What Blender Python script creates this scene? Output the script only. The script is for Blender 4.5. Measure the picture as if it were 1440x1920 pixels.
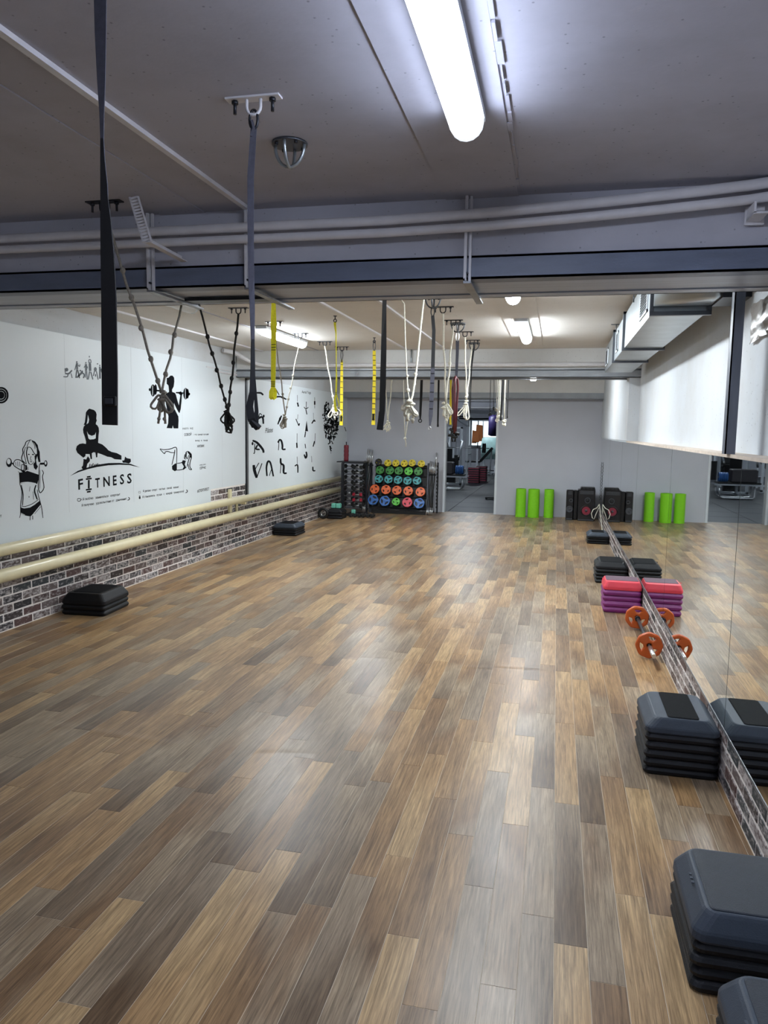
import bpy, bmesh, math, random
from mathutils import Vector, Matrix, geometry
R = math.radians
PI = math.pi
for o in list(bpy.data.objects):
    bpy.data.objects.remove(o)
SC = bpy.context.scene
COL = SC.collection
# ------------------------------------------------------------------ camera
F = 1398.2
EYE = Vector((0, 0, 1.6))
def cam_axes(yaw, pitch, roll):
    cy, sy = math.cos(yaw), math.sin(yaw)
    fwd = Vector((-sy * math.cos(pitch), cy * math.cos(pitch), -math.sin(pitch)))
    r = Vector((cy, sy, 0)); u = r.cross(fwd)
    c, s = math.cos(roll), math.sin(roll)
    return c * r + s * u, -s * r + c * u, fwd
AX = cam_axes(R(12.89), R(6.327), R(0.8955))
cam_d = bpy.data.cameras.new('camera')
cam_d.sensor_fit = 'VERTICAL'; cam_d.sensor_height = 36.0; cam_d.lens = F / 1920 * 36.0
cam_d.clip_start = 0.05; cam_d.clip_end = 100
cam = bpy.data.objects.new('camera', cam_d); COL.objects.link(cam)
m = Matrix.Identity(4)
for i in range(3):
    m[i][0] = AX[0][i]; m[i][1] = AX[1][i]; m[i][2] = -AX[2][i]; m[i][3] = EYE[i]
cam.matrix_world = m
SC.camera = cam
# ------------------------------------------------------------------ world, exposure
wd = bpy.data.worlds.new('world'); SC.world = wd; wd.use_nodes = True
wd.node_tree.nodes['Background'].inputs[0].default_value = (0.75, 0.82, 1.0, 1)
wd.node_tree.nodes['Background'].inputs[1].default_value = 0.15
SC.view_settings.view_transform = 'Standard'; SC.view_settings.look = 'None'
SC.view_settings.gamma = 1.0; SC.view_settings.use_curve_mapping = False
SC.view_settings.exposure = 1.5
LAMP_NEAR = (0.72, 0.80, 1.0, 24.0)      # colour and strength of the tube lamp above the camera
LAMP_FAR = (0.88, 0.95, 1.0, 50.0)
LAMP_GYM = (0.82, 0.92, 1.0, 20.0)

# ------------------------------------------------------------------ pixel to place
def ray(px, py):
    v = (px - 720) / F * AX[0] + (960 - py) / F * AX[1] + AX[2]
    return v.normalized()
def W(px, py, ax, val):
    r = ray(px, py); t = (val - EYE[ax]) / r[ax]
    return EYE + t * r
def WP(px, py, p0, n):
    r = ray(px, py); p0 = Vector(p0); n = Vector(n)
    return EYE + r * ((p0 - EYE).dot(n) / r.dot(n))

# ------------------------------------------------------------------ materials
MATS = {}
def nmat(name):
    mt = bpy.data.materials.new(name); mt.use_nodes = True
    MATS[name] = mt
    nt = mt.node_tree
    return mt, nt, nt.nodes['Principled BSDF']
def srgb(r, g, b):
    f = lambda c: (c / 255 / 12.92) if c / 255 <= .04045 else ((c / 255 + .055) / 1.055) ** 2.4
    return (f(r), f(g), f(b), 1)
def mat(name, col, rough=.5, metal=0.0, var=.12, scale=8.0, bump=0.0, bscale=60.0, spec=.5, coat=0.0, stretch=(1, 1, 1)):
    """plain procedural material: colour with soft noise variation and fine relief"""
    if name in MATS: return MATS[name]
    mt, nt, b = nmat(name)
    N = nt.nodes; L = nt.links
    geo = N.new('ShaderNodeNewGeometry')
    mp = N.new('ShaderNodeMapping'); mp.inputs['Scale'].default_value = stretch
    L.new(geo.outputs['Position'], mp.inputs[0])
    nz = N.new('ShaderNodeTexNoise'); nz.inputs['Scale'].default_value = scale; nz.inputs['Detail'].default_value = 5
    L.new(mp.outputs[0], nz.inputs['Vector'])
    rp = N.new('ShaderNodeValToRGB')
    c = col
    rp.color_ramp.elements[0].position = .3; rp.color_ramp.elements[1].position = .7
    rp.color_ramp.elements[0].color = (c[0] * (1 - var), c[1] * (1 - var), c[2] * (1 - var), 1)
    rp.color_ramp.elements[1].color = (min(1, c[0] * (1 + var)), min(1, c[1] * (1 + var)), min(1, c[2] * (1 + var)), 1)
    L.new(nz.outputs[0], rp.inputs[0]); L.new(rp.outputs[0], b.inputs['Base Color'])
    b.inputs['Roughness'].default_value = rough; b.inputs['Metallic'].default_value = metal
    b.inputs['Specular IOR Level'].default_value = spec; b.inputs['Coat Weight'].default_value = coat
    if bump:
        n2 = N.new('ShaderNodeTexNoise'); n2.inputs['Scale'].default_value = bscale; n2.inputs['Detail'].default_value = 6
        L.new(mp.outputs[0], n2.inputs['Vector'])
        bp = N.new('ShaderNodeBump'); bp.inputs['Strength'].default_value = bump; bp.inputs['Distance'].default_value = .01
        L.new(n2.outputs[0], bp.inputs['Height']); L.new(bp.outputs[0], b.inputs['Normal'])
    return mt
def emit_mat(name, col, strength):
    mt, nt, b = nmat(name)
    b.inputs['Base Color'].default_value = (.9, .9, .9, 1)
    b.inputs['Emission Color'].default_value = (*col, 1); b.inputs['Emission Strength'].default_value = strength
    return mt

RIDGES = [(-1.28, 3.33, .2, .27), (-1.23, 4.945, .27, .18), (-.29, 4.97, .28, .1), (-2.2, 3.33, .42, -.08)]     # wrinkles of the vinyl sheet: x, y, half length, slant
def plank_mat(name, src):
    mt, nt, b = nmat(name); N = nt.nodes; L = nt.links
    if src == 'OBJECT':
        oi = N.new('ShaderNodeObjectInfo'); rnd = oi.outputs['Random']
    else:
        at = N.new('ShaderNodeAttribute'); at.attribute_name = 'plank_random'; rnd = at.outputs['Fac']
    geo = N.new('ShaderNodeNewGeometry')
    wn = N.new('ShaderNodeTexWhiteNoise'); wn.noise_dimensions = '1D'; L.new(rnd, wn.inputs['W'])
    rp = N.new('ShaderNodeValToRGB'); rp.color_ramp.interpolation = 'LINEAR'
    els = rp.color_ramp.elements
    cols = [(0.0, srgb(112, 91, 70)), (.2, srgb(142, 126, 107)), (.4, srgb(164, 146, 122)), (.55, srgb(136, 109, 82)), (.78, srgb(174, 142, 103)), (1.0, srgb(190, 162, 122))]
    els[0].position = 0; els[0].color = cols[0][1]; els[1].position = 1; els[1].color = cols[-1][1]
    for p, c in cols[1:-1]:
        e = els.new(p); e.color = c
    # slow change of tone along each board
    off = N.new('ShaderNodeVectorMath'); off.operation = 'SCALE'; L.new(wn.outputs['Color'], off.inputs[0]); off.inputs['Scale'].default_value = 60
    ad = N.new('ShaderNodeVectorMath'); ad.operation = 'ADD'; L.new(geo.outputs['Position'], ad.inputs[0]); L.new(off.outputs[0], ad.inputs[1])
    mp1 = N.new('ShaderNodeMapping'); mp1.inputs['Scale'].default_value = (6, 1.6, 1); L.new(ad.outputs[0], mp1.inputs[0])
    n1 = N.new('ShaderNodeTexNoise'); n1.inputs['Scale'].default_value = 1.0; n1.inputs['Detail'].default_value = 3; L.new(mp1.outputs[0], n1.inputs['Vector'])
    mx = N.new('ShaderNodeMath'); mx.operation = 'MULTIPLY_ADD'; L.new(n1.outputs[0], mx.inputs[0]); mx.inputs[1].default_value = .55
    sb = N.new('ShaderNodeMath'); sb.operation = 'MULTIPLY_ADD'; L.new(wn.outputs['Value'], sb.inputs[0]); sb.inputs[1].default_value = .9; sb.inputs[2].default_value = -.2
    L.new(sb.outputs[0], mx.inputs[2])
    if src == 'OBJECT':
        tc = N.new('ShaderNodeTexCoord'); sp = N.new('ShaderNodeSeparateXYZ'); L.new(tc.outputs['Generated'], sp.inputs[0]); along = sp.outputs['Y']
    else:
        a2 = N.new('ShaderNodeAttribute'); a2.attribute_name = 'plank_along'; along = a2.outputs['Fac']
    c1 = N.new('ShaderNodeMath'); c1.operation = 'SUBTRACT'; L.new(along, c1.inputs[0]); c1.inputs[1].default_value = .5
    wr_ = N.new('ShaderNodeSeparateColor'); L.new(wn.outputs['Color'], wr_.inputs[0])
    c2 = N.new('ShaderNodeMath'); c2.operation = 'MULTIPLY_ADD'; L.new(wr_.outputs[1], c2.inputs[0]); c2.inputs[1].default_value = .9; c2.inputs[2].default_value = -.25
    c3 = N.new('ShaderNodeMath'); c3.operation = 'MULTIPLY_ADD'; L.new(c1.outputs[0], c3.inputs[0]); L.new(c2.outputs[0], c3.inputs[1]); L.new(mx.outputs[0], c3.inputs[2])
    L.new(c3.outputs[0], rp.inputs[0])
    # grain
    mp2 = N.new('ShaderNodeMapping'); mp2.inputs['Scale'].default_value = (150, 5, 1); L.new(ad.outputs[0], mp2.inputs[0])
    n2 = N.new('ShaderNodeTexNoise'); n2.inputs['Scale'].default_value = 1.0; n2.inputs['Detail'].default_value = 8; n2.inputs['Roughness'].default_value = .7; n2.inputs['Distortion'].default_value = .6
    L.new(mp2.outputs[0], n2.inputs['Vector'])
    g = N.new('ShaderNodeValToRGB'); g.color_ramp.elements[0].position = .34; g.color_ramp.elements[0].color = (.36, .33, .31, 1)
    g.color_ramp.elements[1].position = .62; g.color_ramp.elements[1].color = (1.15, 1.12, 1.08, 1)
    L.new(n2.outputs[0], g.inputs[0])
    mul = N.new('ShaderNodeMix'); mul.data_type = 'RGBA'; mul.blend_type = 'MULTIPLY'; mul.inputs[0].default_value = .8
    L.new(rp.outputs[0], mul.inputs[6]); L.new(g.outputs[0], mul.inputs[7]); L.new(mul.outputs[2], b.inputs['Base Color'])
    mp3 = N.new('ShaderNodeMapping'); mp3.inputs['Scale'].default_value = (42, 2.6, 1); L.new(ad.outputs[0], mp3.inputs[0])
    n5 = N.new('ShaderNodeTexNoise'); n5.inputs['Scale'].default_value = 1.0; n5.inputs['Detail'].default_value = 6; n5.inputs['Distortion'].default_value = 1.6; n5.inputs['Roughness'].default_value = .6
    L.new(mp3.outputs[0], n5.inputs['Vector'])
    g2 = N.new('ShaderNodeValToRGB'); g2.color_ramp.elements[0].position = .30; g2.color_ramp.elements[0].color = (.55, .50, .46, 1); g2.color_ramp.elements[1].position = .60; g2.color_ramp.elements[1].color = (1.08, 1.06, 1.04, 1)
    L.new(n5.outputs[0], g2.inputs[0])
    mul2 = N.new('ShaderNodeMix'); mul2.data_type = 'RGBA'; mul2.blend_type = 'MULTIPLY'; mul2.inputs[0].default_value = .75
    L.new(mul.outputs[2], mul2.inputs[6]); L.new(g2.outputs[0], mul2.inputs[7]); L.new(mul2.outputs[2], b.inputs['Base Color'])
    # worn gloss and the soft waves of the vinyl sheet
    n3 = N.new('ShaderNodeTexNoise'); n3.inputs['Scale'].default_value = 2.2; n3.inputs['Detail'].default_value = 4; L.new(geo.outputs['Position'], n3.inputs['Vector'])
    mr = N.new('ShaderNodeMapRange'); mr.inputs['To Min'].default_value = .24; mr.inputs['To Max'].default_value = .40; L.new(n3.outputs[0], mr.inputs[0]); L.new(mr.outputs[0], b.inputs['Roughness'])
    n4 = N.new('ShaderNodeTexNoise'); n4.inputs['Scale'].default_value = 1.3; n4.inputs['Detail'].default_value = 1; L.new(geo.outputs['Position'], n4.inputs['Vector'])
    sx = N.new('ShaderNodeSeparateXYZ'); L.new(geo.outputs['Position'], sx.inputs[0])
    acc = n4.outputs[0]
    for (xa, ya, hl, sl) in RIDGES:
        def mth(op, a, c=None, v=None):
            k = N.new('ShaderNodeMath'); k.operation = op
            L.new(a, k.inputs[0]) if hasattr(a, 'is_linked') else None
            if c is not None: L.new(c, k.inputs[1])
            elif v is not None: k.inputs[1].default_value = v
            return k.outputs[0]
        dx = mth('SUBTRACT', sx.outputs[0], v=xa); dy = mth('SUBTRACT', sx.outputs[1], v=ya)
        dy = mth('SUBTRACT', dy, mth('MULTIPLY', dx, v=sl))
        e = mth('ADD', mth('POWER', mth('ABSOLUTE', mth('DIVIDE', dx, v=hl)), v=4.0), mth('POWER', mth('ABSOLUTE', mth('DIVIDE', dy, v=.035)), v=2.0))
        bump_ = mth('EXPONENT', mth('MULTIPLY', e, v=-1.0))
        acc = mth('ADD', acc, mth('MULTIPLY', bump_, v=.30))
    bp0 = N.new('ShaderNodeBump'); bp0.inputs['Strength'].default_value = .22; bp0.inputs['Distance'].default_value = .03; L.new(acc, bp0.inputs['Height'])
    bp = N.new('ShaderNodeBump'); bp.inputs['Strength'].default_value = .12; bp.inputs['Distance'].default_value = .002; L.new(n2.outputs[0], bp.inputs['Height'])
    L.new(bp0.outputs[0], bp.inputs['Normal']); L.new(bp.outputs[0], b.inputs['Normal'])
    b.inputs['Specular IOR Level'].default_value = .32
    return mt
def brick_mat(name, src):
    mt, nt, b = nmat(name); N = nt.nodes; L = nt.links
    if src == 'OBJECT':
        oi = N.new('ShaderNodeObjectInfo'); rnd = oi.outputs['Random']
    else:
        at = N.new('ShaderNodeAttribute'); at.attribute_name = 'brick_random'; rnd = at.outputs['Fac']
    wn = N.new('ShaderNodeTexWhiteNoise'); wn.noise_dimensions = '1D'; L.new(rnd, wn.inputs['W'])
    rp = N.new('ShaderNodeValToRGB'); rp.color_ramp.interpolation = 'CONSTANT'
    els = rp.color_ramp.elements
    cs = [srgb(58, 50, 50), srgb(88, 66, 64), srgb(48, 46, 50), srgb(104, 92, 90), srgb(52, 58, 62), srgb(78, 62, 58)]
    els[0].color = cs[0]; els[1].position = .85; els[1].color = cs[-1]
    for i in range(1, 5):
        e = els.new(i * .17); e.color = cs[i]
    L.new(wn.outputs['Value'], rp.inputs[0])
    geo = N.new('ShaderNodeNewGeometry')
    nz = N.new('ShaderNodeTexNoise'); nz.inputs['Scale'].default_value = 42; nz.inputs['Detail'].default_value = 6; nz.inputs['Roughness'].default_value = .7
    mp = N.new('ShaderNodeMapping'); mp.inputs['Scale'].default_value = (1, .6, 1.3); mp.inputs['Rotation'].default_value = (.5, 0, 0)
    L.new(geo.outputs['Position'], mp.inputs[0]); L.new(mp.outputs[0], nz.inputs['Vector'])
    # chalky white wear; how much of it differs from brick to brick
    th = N.new('ShaderNodeMapRange'); th.inputs['To Min'].default_value = -.08; th.inputs['To Max'].default_value = .13
    L.new(wn.outputs['Color'], th.inputs[0])
    a1 = N.new('ShaderNodeMath'); a1.operation = 'ADD'; L.new(nz.outputs[0], a1.inputs[0]); L.new(th.outputs[0], a1.inputs[1])
    cr = N.new('ShaderNodeValToRGB'); cr.color_ramp.elements[0].position = .5; cr.color_ramp.elements[1].position = .66
    L.new(a1.outputs[0], cr.inputs[0])
    mx = N.new('ShaderNodeMix'); mx.data_type = 'RGBA'; L.new(cr.outputs[0], mx.inputs[0]); L.new(rp.outputs[0], mx.inputs[6]); mx.inputs[7].default_value = srgb(190, 184, 184)
    L.new(mx.outputs[2], b.inputs['Base Color'])
    bp = N.new('ShaderNodeBump'); bp.inputs['Strength'].default_value = .4; bp.inputs['Distance'].default_value = .004; L.new(nz.outputs[0], bp.inputs['Height']); L.new(bp.outputs[0], b.inputs['Normal'])
    b.inputs['Roughness'].default_value = .6
    return mt
def plaster_mat(name, col, dirt, rough=.8, dscale=1.5, amount=.5):
    """painted plaster with pits, stains and streaks"""
    mt, nt, b = nmat(name); N = nt.nodes; L = nt.links
    geo = N.new('ShaderNodeNewGeometry')
    n1 = N.new('ShaderNodeTexNoise'); n1.inputs['Scale'].default_value = dscale; n1.inputs['Detail'].default_value = 8; n1.inputs['Roughness'].default_value = .65
    L.new(geo.outputs['Position'], n1.inputs['Vector'])
    cr = N.new('ShaderNodeValToRGB'); cr.color_ramp.elements[0].position = .42; cr.color_ramp.elements[1].position = .72
    cr.color_ramp.elements[0].color = (0, 0, 0, 1); cr.color_ramp.elements[1].color = (amount, amount, amount, 1)
    L.new(n1.outputs[0], cr.inputs[0])
    mx = N.new('ShaderNodeMix'); mx.data_type = 'RGBA'; L.new(cr.outputs[0], mx.inputs[0]); mx.inputs[6].default_value = col; mx.inputs[7].default_value = dirt
    vo = N.new('ShaderNodeTexVoronoi'); vo.inputs['Scale'].default_value = 26; L.new(geo.outputs['Position'], vo.inputs['Vector'])
    pr = N.new('ShaderNodeValToRGB'); pr.color_ramp.elements[0].position = .05; pr.color_ramp.elements[0].color = (.45, .45, .45, 1); pr.color_ramp.elements[1].position = .12
    L.new(vo.outputs['Distance'], pr.inputs[0])
    m2 = N.new('ShaderNodeMix'); m2.data_type = 'RGBA'; m2.blend_type = 'MULTIPLY'; m2.inputs[0].default_value = .8
    L.new(mx.outputs[2], m2.inputs[6]); L.new(pr.outputs[0], m2.inputs[7]); L.new(m2.outputs[2], b.inputs['Base Color'])
    n2 = N.new('ShaderNodeTexNoise'); n2.inputs['Scale'].default_value = 70; n2.inputs['Detail'].default_value = 6; L.new(geo.outputs['Position'], n2.inputs['Vector'])
    bp = N.new('ShaderNodeBump'); bp.inputs['Strength'].default_value = .12; bp.inputs['Distance'].default_value = .004; L.new(n2.outputs[0], bp.inputs['Height']); L.new(bp.outputs[0], b.inputs['Normal'])
    b.inputs['Roughness'].default_value = rough; b.inputs['Specular IOR Level'].default_value = .3
    return mt

M_PLANK = plank_mat('plank_vinyl', 'OBJECT'); M_PLANK2 = plank_mat('plank_vinyl_far', 'MESH')
M_BRICK = brick_mat('brick_face', 'OBJECT'); M_BRICK2 = brick_mat('brick_face_far', 'MESH')
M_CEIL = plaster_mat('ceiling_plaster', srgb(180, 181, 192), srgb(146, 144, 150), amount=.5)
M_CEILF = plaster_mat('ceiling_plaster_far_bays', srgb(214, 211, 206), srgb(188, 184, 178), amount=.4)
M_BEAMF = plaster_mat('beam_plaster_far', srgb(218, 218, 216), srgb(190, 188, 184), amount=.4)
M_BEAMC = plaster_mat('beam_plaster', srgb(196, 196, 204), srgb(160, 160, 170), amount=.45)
M_WALLW = plaster_mat('white_wall', srgb(200, 205, 210), srgb(180, 174, 166), dscale=.8, amount=.55)
M_WALLG = mat('grey_wall', srgb(186, 189, 198), .6, var=.03, scale=2, bump=.06, bscale=40)
M_PANEL = mat('white_panel', srgb(212, 219, 223), .42, var=.03, scale=1.2, spec=.5)
M_MORTAR = mat('mortar', srgb(232, 226, 222), .8, var=.1, scale=30)
M_FBASE = mat('floor_base', srgb(206, 192, 170), .6)
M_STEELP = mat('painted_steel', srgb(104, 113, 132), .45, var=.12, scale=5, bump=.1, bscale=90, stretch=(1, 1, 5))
M_STEELU = mat('bare_steel', srgb(130, 132, 136), .4, metal=.5, var=.25, scale=6, stretch=(.4, 6, 1))
M_SOFF = mat('soffit_paint', srgb(168, 176, 190), .45, var=.14, scale=6, stretch=(.3, 8, 1), bump=.1)
M_DARKSTEEL = mat('dark_steel', srgb(46, 48, 54), .4, metal=.6, var=.2, scale=9)
M_GALV = mat('galvanised_sheet', srgb(168, 176, 180), .34, metal=.75, var=.12, scale=7)
M_GALVD = mat('galvanised_flange', srgb(96, 100, 106), .4, metal=.8, var=.2, scale=9)
M_WPIPE = mat('white_pipe_paint', srgb(214, 213, 216), .4, var=.06, scale=12, bump=.08, bscale=50)
M_CREAM = mat('cream_pipe_paint', srgb(224, 214, 176), .32, var=.05, scale=10, bump=.06, bscale=40, coat=.2)
M_BLACK = mat('black_webbing', srgb(13, 13, 17), .75, var=.15, scale=90)
M_GREYW = mat('grey_webbing', srgb(62, 62, 73), .75, var=.15, scale=90)
M_YELLOW = mat('yellow_webbing', srgb(222, 200, 40), .7, var=.1, scale=90)
M_LIME = mat('lime_webbing', srgb(230, 224, 40), .7, var=.1, scale=90)
M_STITCH = mat('stitching', srgb(60, 55, 20), .8)
M_WROPE = mat('white_rope', srgb(216, 212, 196), .8, var=.15, scale=120, bump=.3, bscale=200)
M_GROPE = mat('grey_rope', srgb(146, 141, 130), .8, var=.2, scale=120, bump=.3, bscale=200)
M_BROPE = mat('black_rope', srgb(13, 13, 16), .8, var=.2, scale=120)
M_REDTUBE = mat('dark_red_tube', srgb(84, 20, 28), .4, var=.1, scale=20)
M_CHROME = mat('chrome', srgb(225, 227, 230), .28, metal=1.0, var=.04)
M_STEP = mat('step_black', srgb(21, 22, 26), .52, spec=.3, var=.1, scale=20, bump=.12, bscale=260)
M_STEPG = mat('step_slate', srgb(60, 68, 79), .52, spec=.3, var=.08, scale=20, bump=.12, bscale=260)
M_STEPM = mat('step_mat_black', srgb(18, 19, 22), .75, spec=.1, var=.15, scale=60, bump=.25, bscale=320)
M_STEPM2 = mat('step_mat_slate', srgb(40, 46, 55), .52, spec=.3, var=.08, scale=60, bump=.3, bscale=320)
M_RED = mat('step_red', srgb(214, 62, 78), .45, var=.06, scale=15)
M_PURPLE = mat('step_purple', srgb(124, 40, 112), .45, var=.08, scale=15)
M_PMAT = mat('step_mat_plum', srgb(92, 68, 82), .6, var=.08, scale=40, bump=.2, bscale=300)
M_ORANGEP = mat('plate_rust', srgb(186, 84, 32), .38, var=.08, scale=20)
M_GREENROLL = mat('green_foam', srgb(128, 206, 22), .7, var=.05, scale=30, bump=.1, bscale=150)
M_SPK = mat('speaker_black', srgb(13, 12, 15), .35, var=.15, scale=20)
M_SPKG = mat('speaker_grey', srgb(66, 68, 74), .4, var=.1, scale=20)
M_RUBBER = mat('black_rubber', srgb(15, 16, 18), .6, var=.2, scale=30)
M_INK = mat('black_ink', srgb(13, 15, 20), .85, spec=.1, var=.04)
M_INKG = mat('grey_ink', srgb(74, 82, 90), .55, var=.06)
M_DARKGAP = mat('dark_gap', srgb(20, 21, 23), .7)
M_MINT = mat('mint_foam', srgb(112, 190, 168), .7, var=.06)
M_TILE = mat('rubber_tile', srgb(26, 29, 36), .5, spec=.3, var=.25, scale=3, bump=.1, bscale=80)
M_WHITEP = mat('white_powdercoat', srgb(214, 220, 226), .35, var=.04)
M_WOOD = mat('brown_wood', srgb(120, 100, 82), .6, var=.2, scale=6, stretch=(1, 8, 8))
M_OFFLAMP = mat('unlit_diffuser', srgb(205, 206, 206), .35, var=.03)
M_LED = emit_mat('red_led_cone', (1.0, .03, .08), .012)
M_LED.node_tree.nodes['Principled BSDF'].inputs['Base Color'].default_value = (.16, .012, .03, 1)
M_LAMPN = emit_mat('tube_light_near', LAMP_NEAR[:3], LAMP_NEAR[3])
M_LAMPF = emit_mat('tube_light_far', LAMP_FAR[:3], LAMP_FAR[3])
M_LAMPG = emit_mat('tube_light_gym', LAMP_GYM[:3], LAMP_GYM[3])
M_SIDEN = emit_mat('cover_side_near', LAMP_NEAR[:3], 6.0)
M_SIDEF = emit_mat('cover_side_far', LAMP_FAR[:3], 8.0)
M_CAPGLOW = emit_mat('glowing_end_cap', (.8, .88, 1.0), .35)
M_CLEAR = mat('clear_end_cap', srgb(196, 206, 216), .2, var=.05)
mt, nt, b = nmat('mirror_glass'); b.inputs['Base Color'].default_value = (.80, .84, .84, 1); b.inputs['Metallic'].default_value = 1; b.inputs['Roughness'].default_value = .015
M_MIRROR = mt
mt, nt, b = nmat('crumpled_film'); b.inputs['Base Color'].default_value = srgb(118, 108, 98); b.inputs['Roughness'].default_value = .28
b.inputs['Transmission Weight'].default_value = .35
_n = nt.nodes.new('ShaderNodeTexNoise'); _n.inputs['Scale'].default_value = 14; _n.inputs['Detail'].default_value = 5
_b = nt.nodes.new('ShaderNodeBump'); _b.inputs['Strength'].default_value = .9; nt.links.new(_n.outputs[0], _b.inputs['Height']); nt.links.new(_b.outputs[0], b.inputs['Normal'])
M_FILM = mt

# ------------------------------------------------------------------ mesh builder
class MB:
    def __init__(s): s.v = []; s.f = []; s.sm = []
    def add(s, vs, fs, smooth=False):
        k = len(s.v); s.v += [Vector(q) for q in vs]
        s.f += [tuple(i + k for i in f) for f in fs]; s.sm += [smooth] * len(fs)
        return s
    def box(s, x0, x1, y0, y1, z0, z1):
        vs = [(x, y, z) for z in (z0, z1) for y in (y0, y1) for x in (x0, x1)]
        return s.add(vs, [(0, 2, 3, 1), (4, 5, 7, 6), (0, 1, 5, 4), (2, 6, 7, 3), (0, 4, 6, 2), (1, 3, 7, 5)])
    def bbox(s, x0, x1, y0, y1, z0, z1, b=.004):
        """box with chamfered edges"""
        rings = []
        for z, i in ((z0, b), (z0 + b, 0), (z1 - b, 0), (z1, b)):
            rings.append([(x0 + i + b, y0 + i, z), (x1 - i - b, y0 + i, z), (x1 - i, y0 + i + b, z), (x1 - i, y1 - i - b, z),
                          (x1 - i - b, y1 - i, z), (x0 + i + b, y1 - i, z), (x0 + i, y1 - i - b, z), (x0 + i, y0 + i + b, z)])
        return s.loft(rings)
    def loft(s, rings, smooth=False, caps=True, closed=True):
        n = len(rings[0]); vs = [p for r in rings for p in r]; fs = []
        for k in range(len(rings) - 1):
            for i in range(n if closed else n - 1):
                j = (i + 1) % n
                fs.append((k * n + i, k * n + j, (k + 1) * n + j, (k + 1) * n + i))
        k0 = len(s.v)
        s.add(vs, fs, smooth)
        if caps:
            s.f += [tuple(k0 + i for i in reversed(range(n))), tuple(k0 + (len(rings) - 1) * n + i for i in range(n))]; s.sm += [False, False]
        return s
    def tube(s, pts, r, n=8, smooth=True, caps=True):
        pts = [Vector(p) for p in pts]; rs = r if isinstance(r, (list, tuple)) else [r] * len(pts)
        rings = []; up = None
        for i, p in enumerate(pts):
            t = (pts[min(i + 1, len(pts) - 1)] - pts[max(i - 1, 0)])
            if t.length < 1e-9: t = Vector((0, 0, 1))
            t.normalize()
            if up is None: up = Vector((0, 0, 1)) if abs(t.z) < .9 else Vector((1, 0, 0))
            a = t.cross(up)
            if a.length < 1e-6: a = t.cross(Vector((0, 1, 0)))
            a.normalize(); bb = a.cross(t).normalized(); up = bb
            rings.append([p + rs[i] * (math.cos(2 * PI * k / n) * a + math.sin(2 * PI * k / n) * bb) for k in range(n)])
        return s.loft(rings, smooth, caps)
    def ribbon(s, pts, wid, thick, ang=0.0):
        """flat strap along pts; ang = angle(s) of its width direction about the vertical"""
        pts = [Vector(p) for p in pts]; n = len(pts)
        ws = wid if isinstance(wid, (list, tuple)) else [wid] * n
        an = ang if isinstance(ang, (list, tuple)) else [ang] * n
        rings = []
        for i, p in enumerate(pts):
            t = (pts[min(i + 1, n - 1)] - pts[max(i - 1, 0)]).normalized()
            a = Vector((math.cos(an[i]), math.sin(an[i]), 0)); a = (a - t * a.dot(t)).normalized(); c = t.cross(a)
            w, h = ws[i] / 2, thick / 2
            rings.append([p - a * w - c * h, p + a * w - c * h, p + a * w + c * h, p - a * w + c * h])
        return s.loft(rings)
    def ball(s, c, r, n=8, m=5, sc=(1, 1, 1)):
        rings = []
        for j in range(m + 1):
            th = PI * (j + .12) / (m + .24)
            rings.append([(c[0] + sc[0] * r * math.sin(th) * math.cos(2 * PI * k / n), c[1] + sc[1] * r * math.sin(th) * math.sin(2 * PI * k / n), c[2] - sc[2] * r * math.cos(th)) for k in range(n)])
        return s.loft(rings, True)
    def cyl(s, p0, p1, r, n=12, smooth=True): return s.tube([p0, p1], r, n, smooth)
    def torus(s, c, R_, r, ax='z', n=20, k=6, a0=0, a1=2 * PI):
        full = abs(a1 - a0 - 2 * PI) < 1e-6
        pts = []
        for i in range(n + 1):
            t = a0 + (a1 - a0) * i / n; x, y = R_ * math.cos(t), R_ * math.sin(t)
            d = {'z': (x, y, 0), 'y': (x, 0, y), 'x': (0, x, y)}[ax]
            pts.append(Vector(c) + Vector(d))
        return s.tube(pts, r, k, True, not full)
    def xf(s, M):
        s.v = [M @ p for p in s.v]; return s
    def mesh(s, name):
        me = bpy.data.meshes.new(name); me.from_pydata([tuple(p) for p in s.v], [], s.f)
        me.polygons.foreach_set('use_smooth', s.sm); me.update()
        return me
def setp(o, label=None, cat=None, group=None, kind=None):
    if label: o['label'] = label
    if cat: o['category'] = cat
    if group: o['group'] = group
    if kind: o['kind'] = kind
    return o
def link(o, parent=None):
    COL.objects.link(o)
    if parent: o.parent = parent
    return o
def fixn(me):
    bm = bmesh.new(); bm.from_mesh(me); bmesh.ops.recalc_face_normals(bm, faces=bm.faces); bm.to_mesh(me); bm.free()
def make(name, mb, mt, parent=None, off=None, **p):
    """mb in world coordinates; off = origin of the root it belongs to"""
    if off is not None: mb.v = [q - Vector(off) for q in mb.v]
    me = mb.mesh(name); fixn(me); me.materials.append(mt)
    o = bpy.data.objects.new(name, me); link(o, parent); setp(o, **p)
    return o
def solo(name, mb, mt, **p):
    """a one-mesh top-level thing: origin at its base"""
    lo = Vector([min(q[i] for q in mb.v) for i in range(3)]); hi = Vector([max(q[i] for q in mb.v) for i in range(3)])
    c = Vector(((lo.x + hi.x) / 2, (lo.y + hi.y) / 2, lo.z))
    o = make(name, mb, mt, None, c, **p); o.location = c
    return o
def root(name, loc, label=None, cat=None, group=None, rz=0, kind=None):
    o = bpy.data.objects.new(name, None); o.empty_display_size = .05; link(o); o.location = loc; o.rotation_euler = (0, 0, rz)
    setp(o, label, cat, group, kind); return o
def copy_tree(o, parent=None):
    c = o.copy(); link(c); c.parent = parent
    for ch in [x for x in o.children]: copy_tree(ch, c)
    return c
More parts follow.
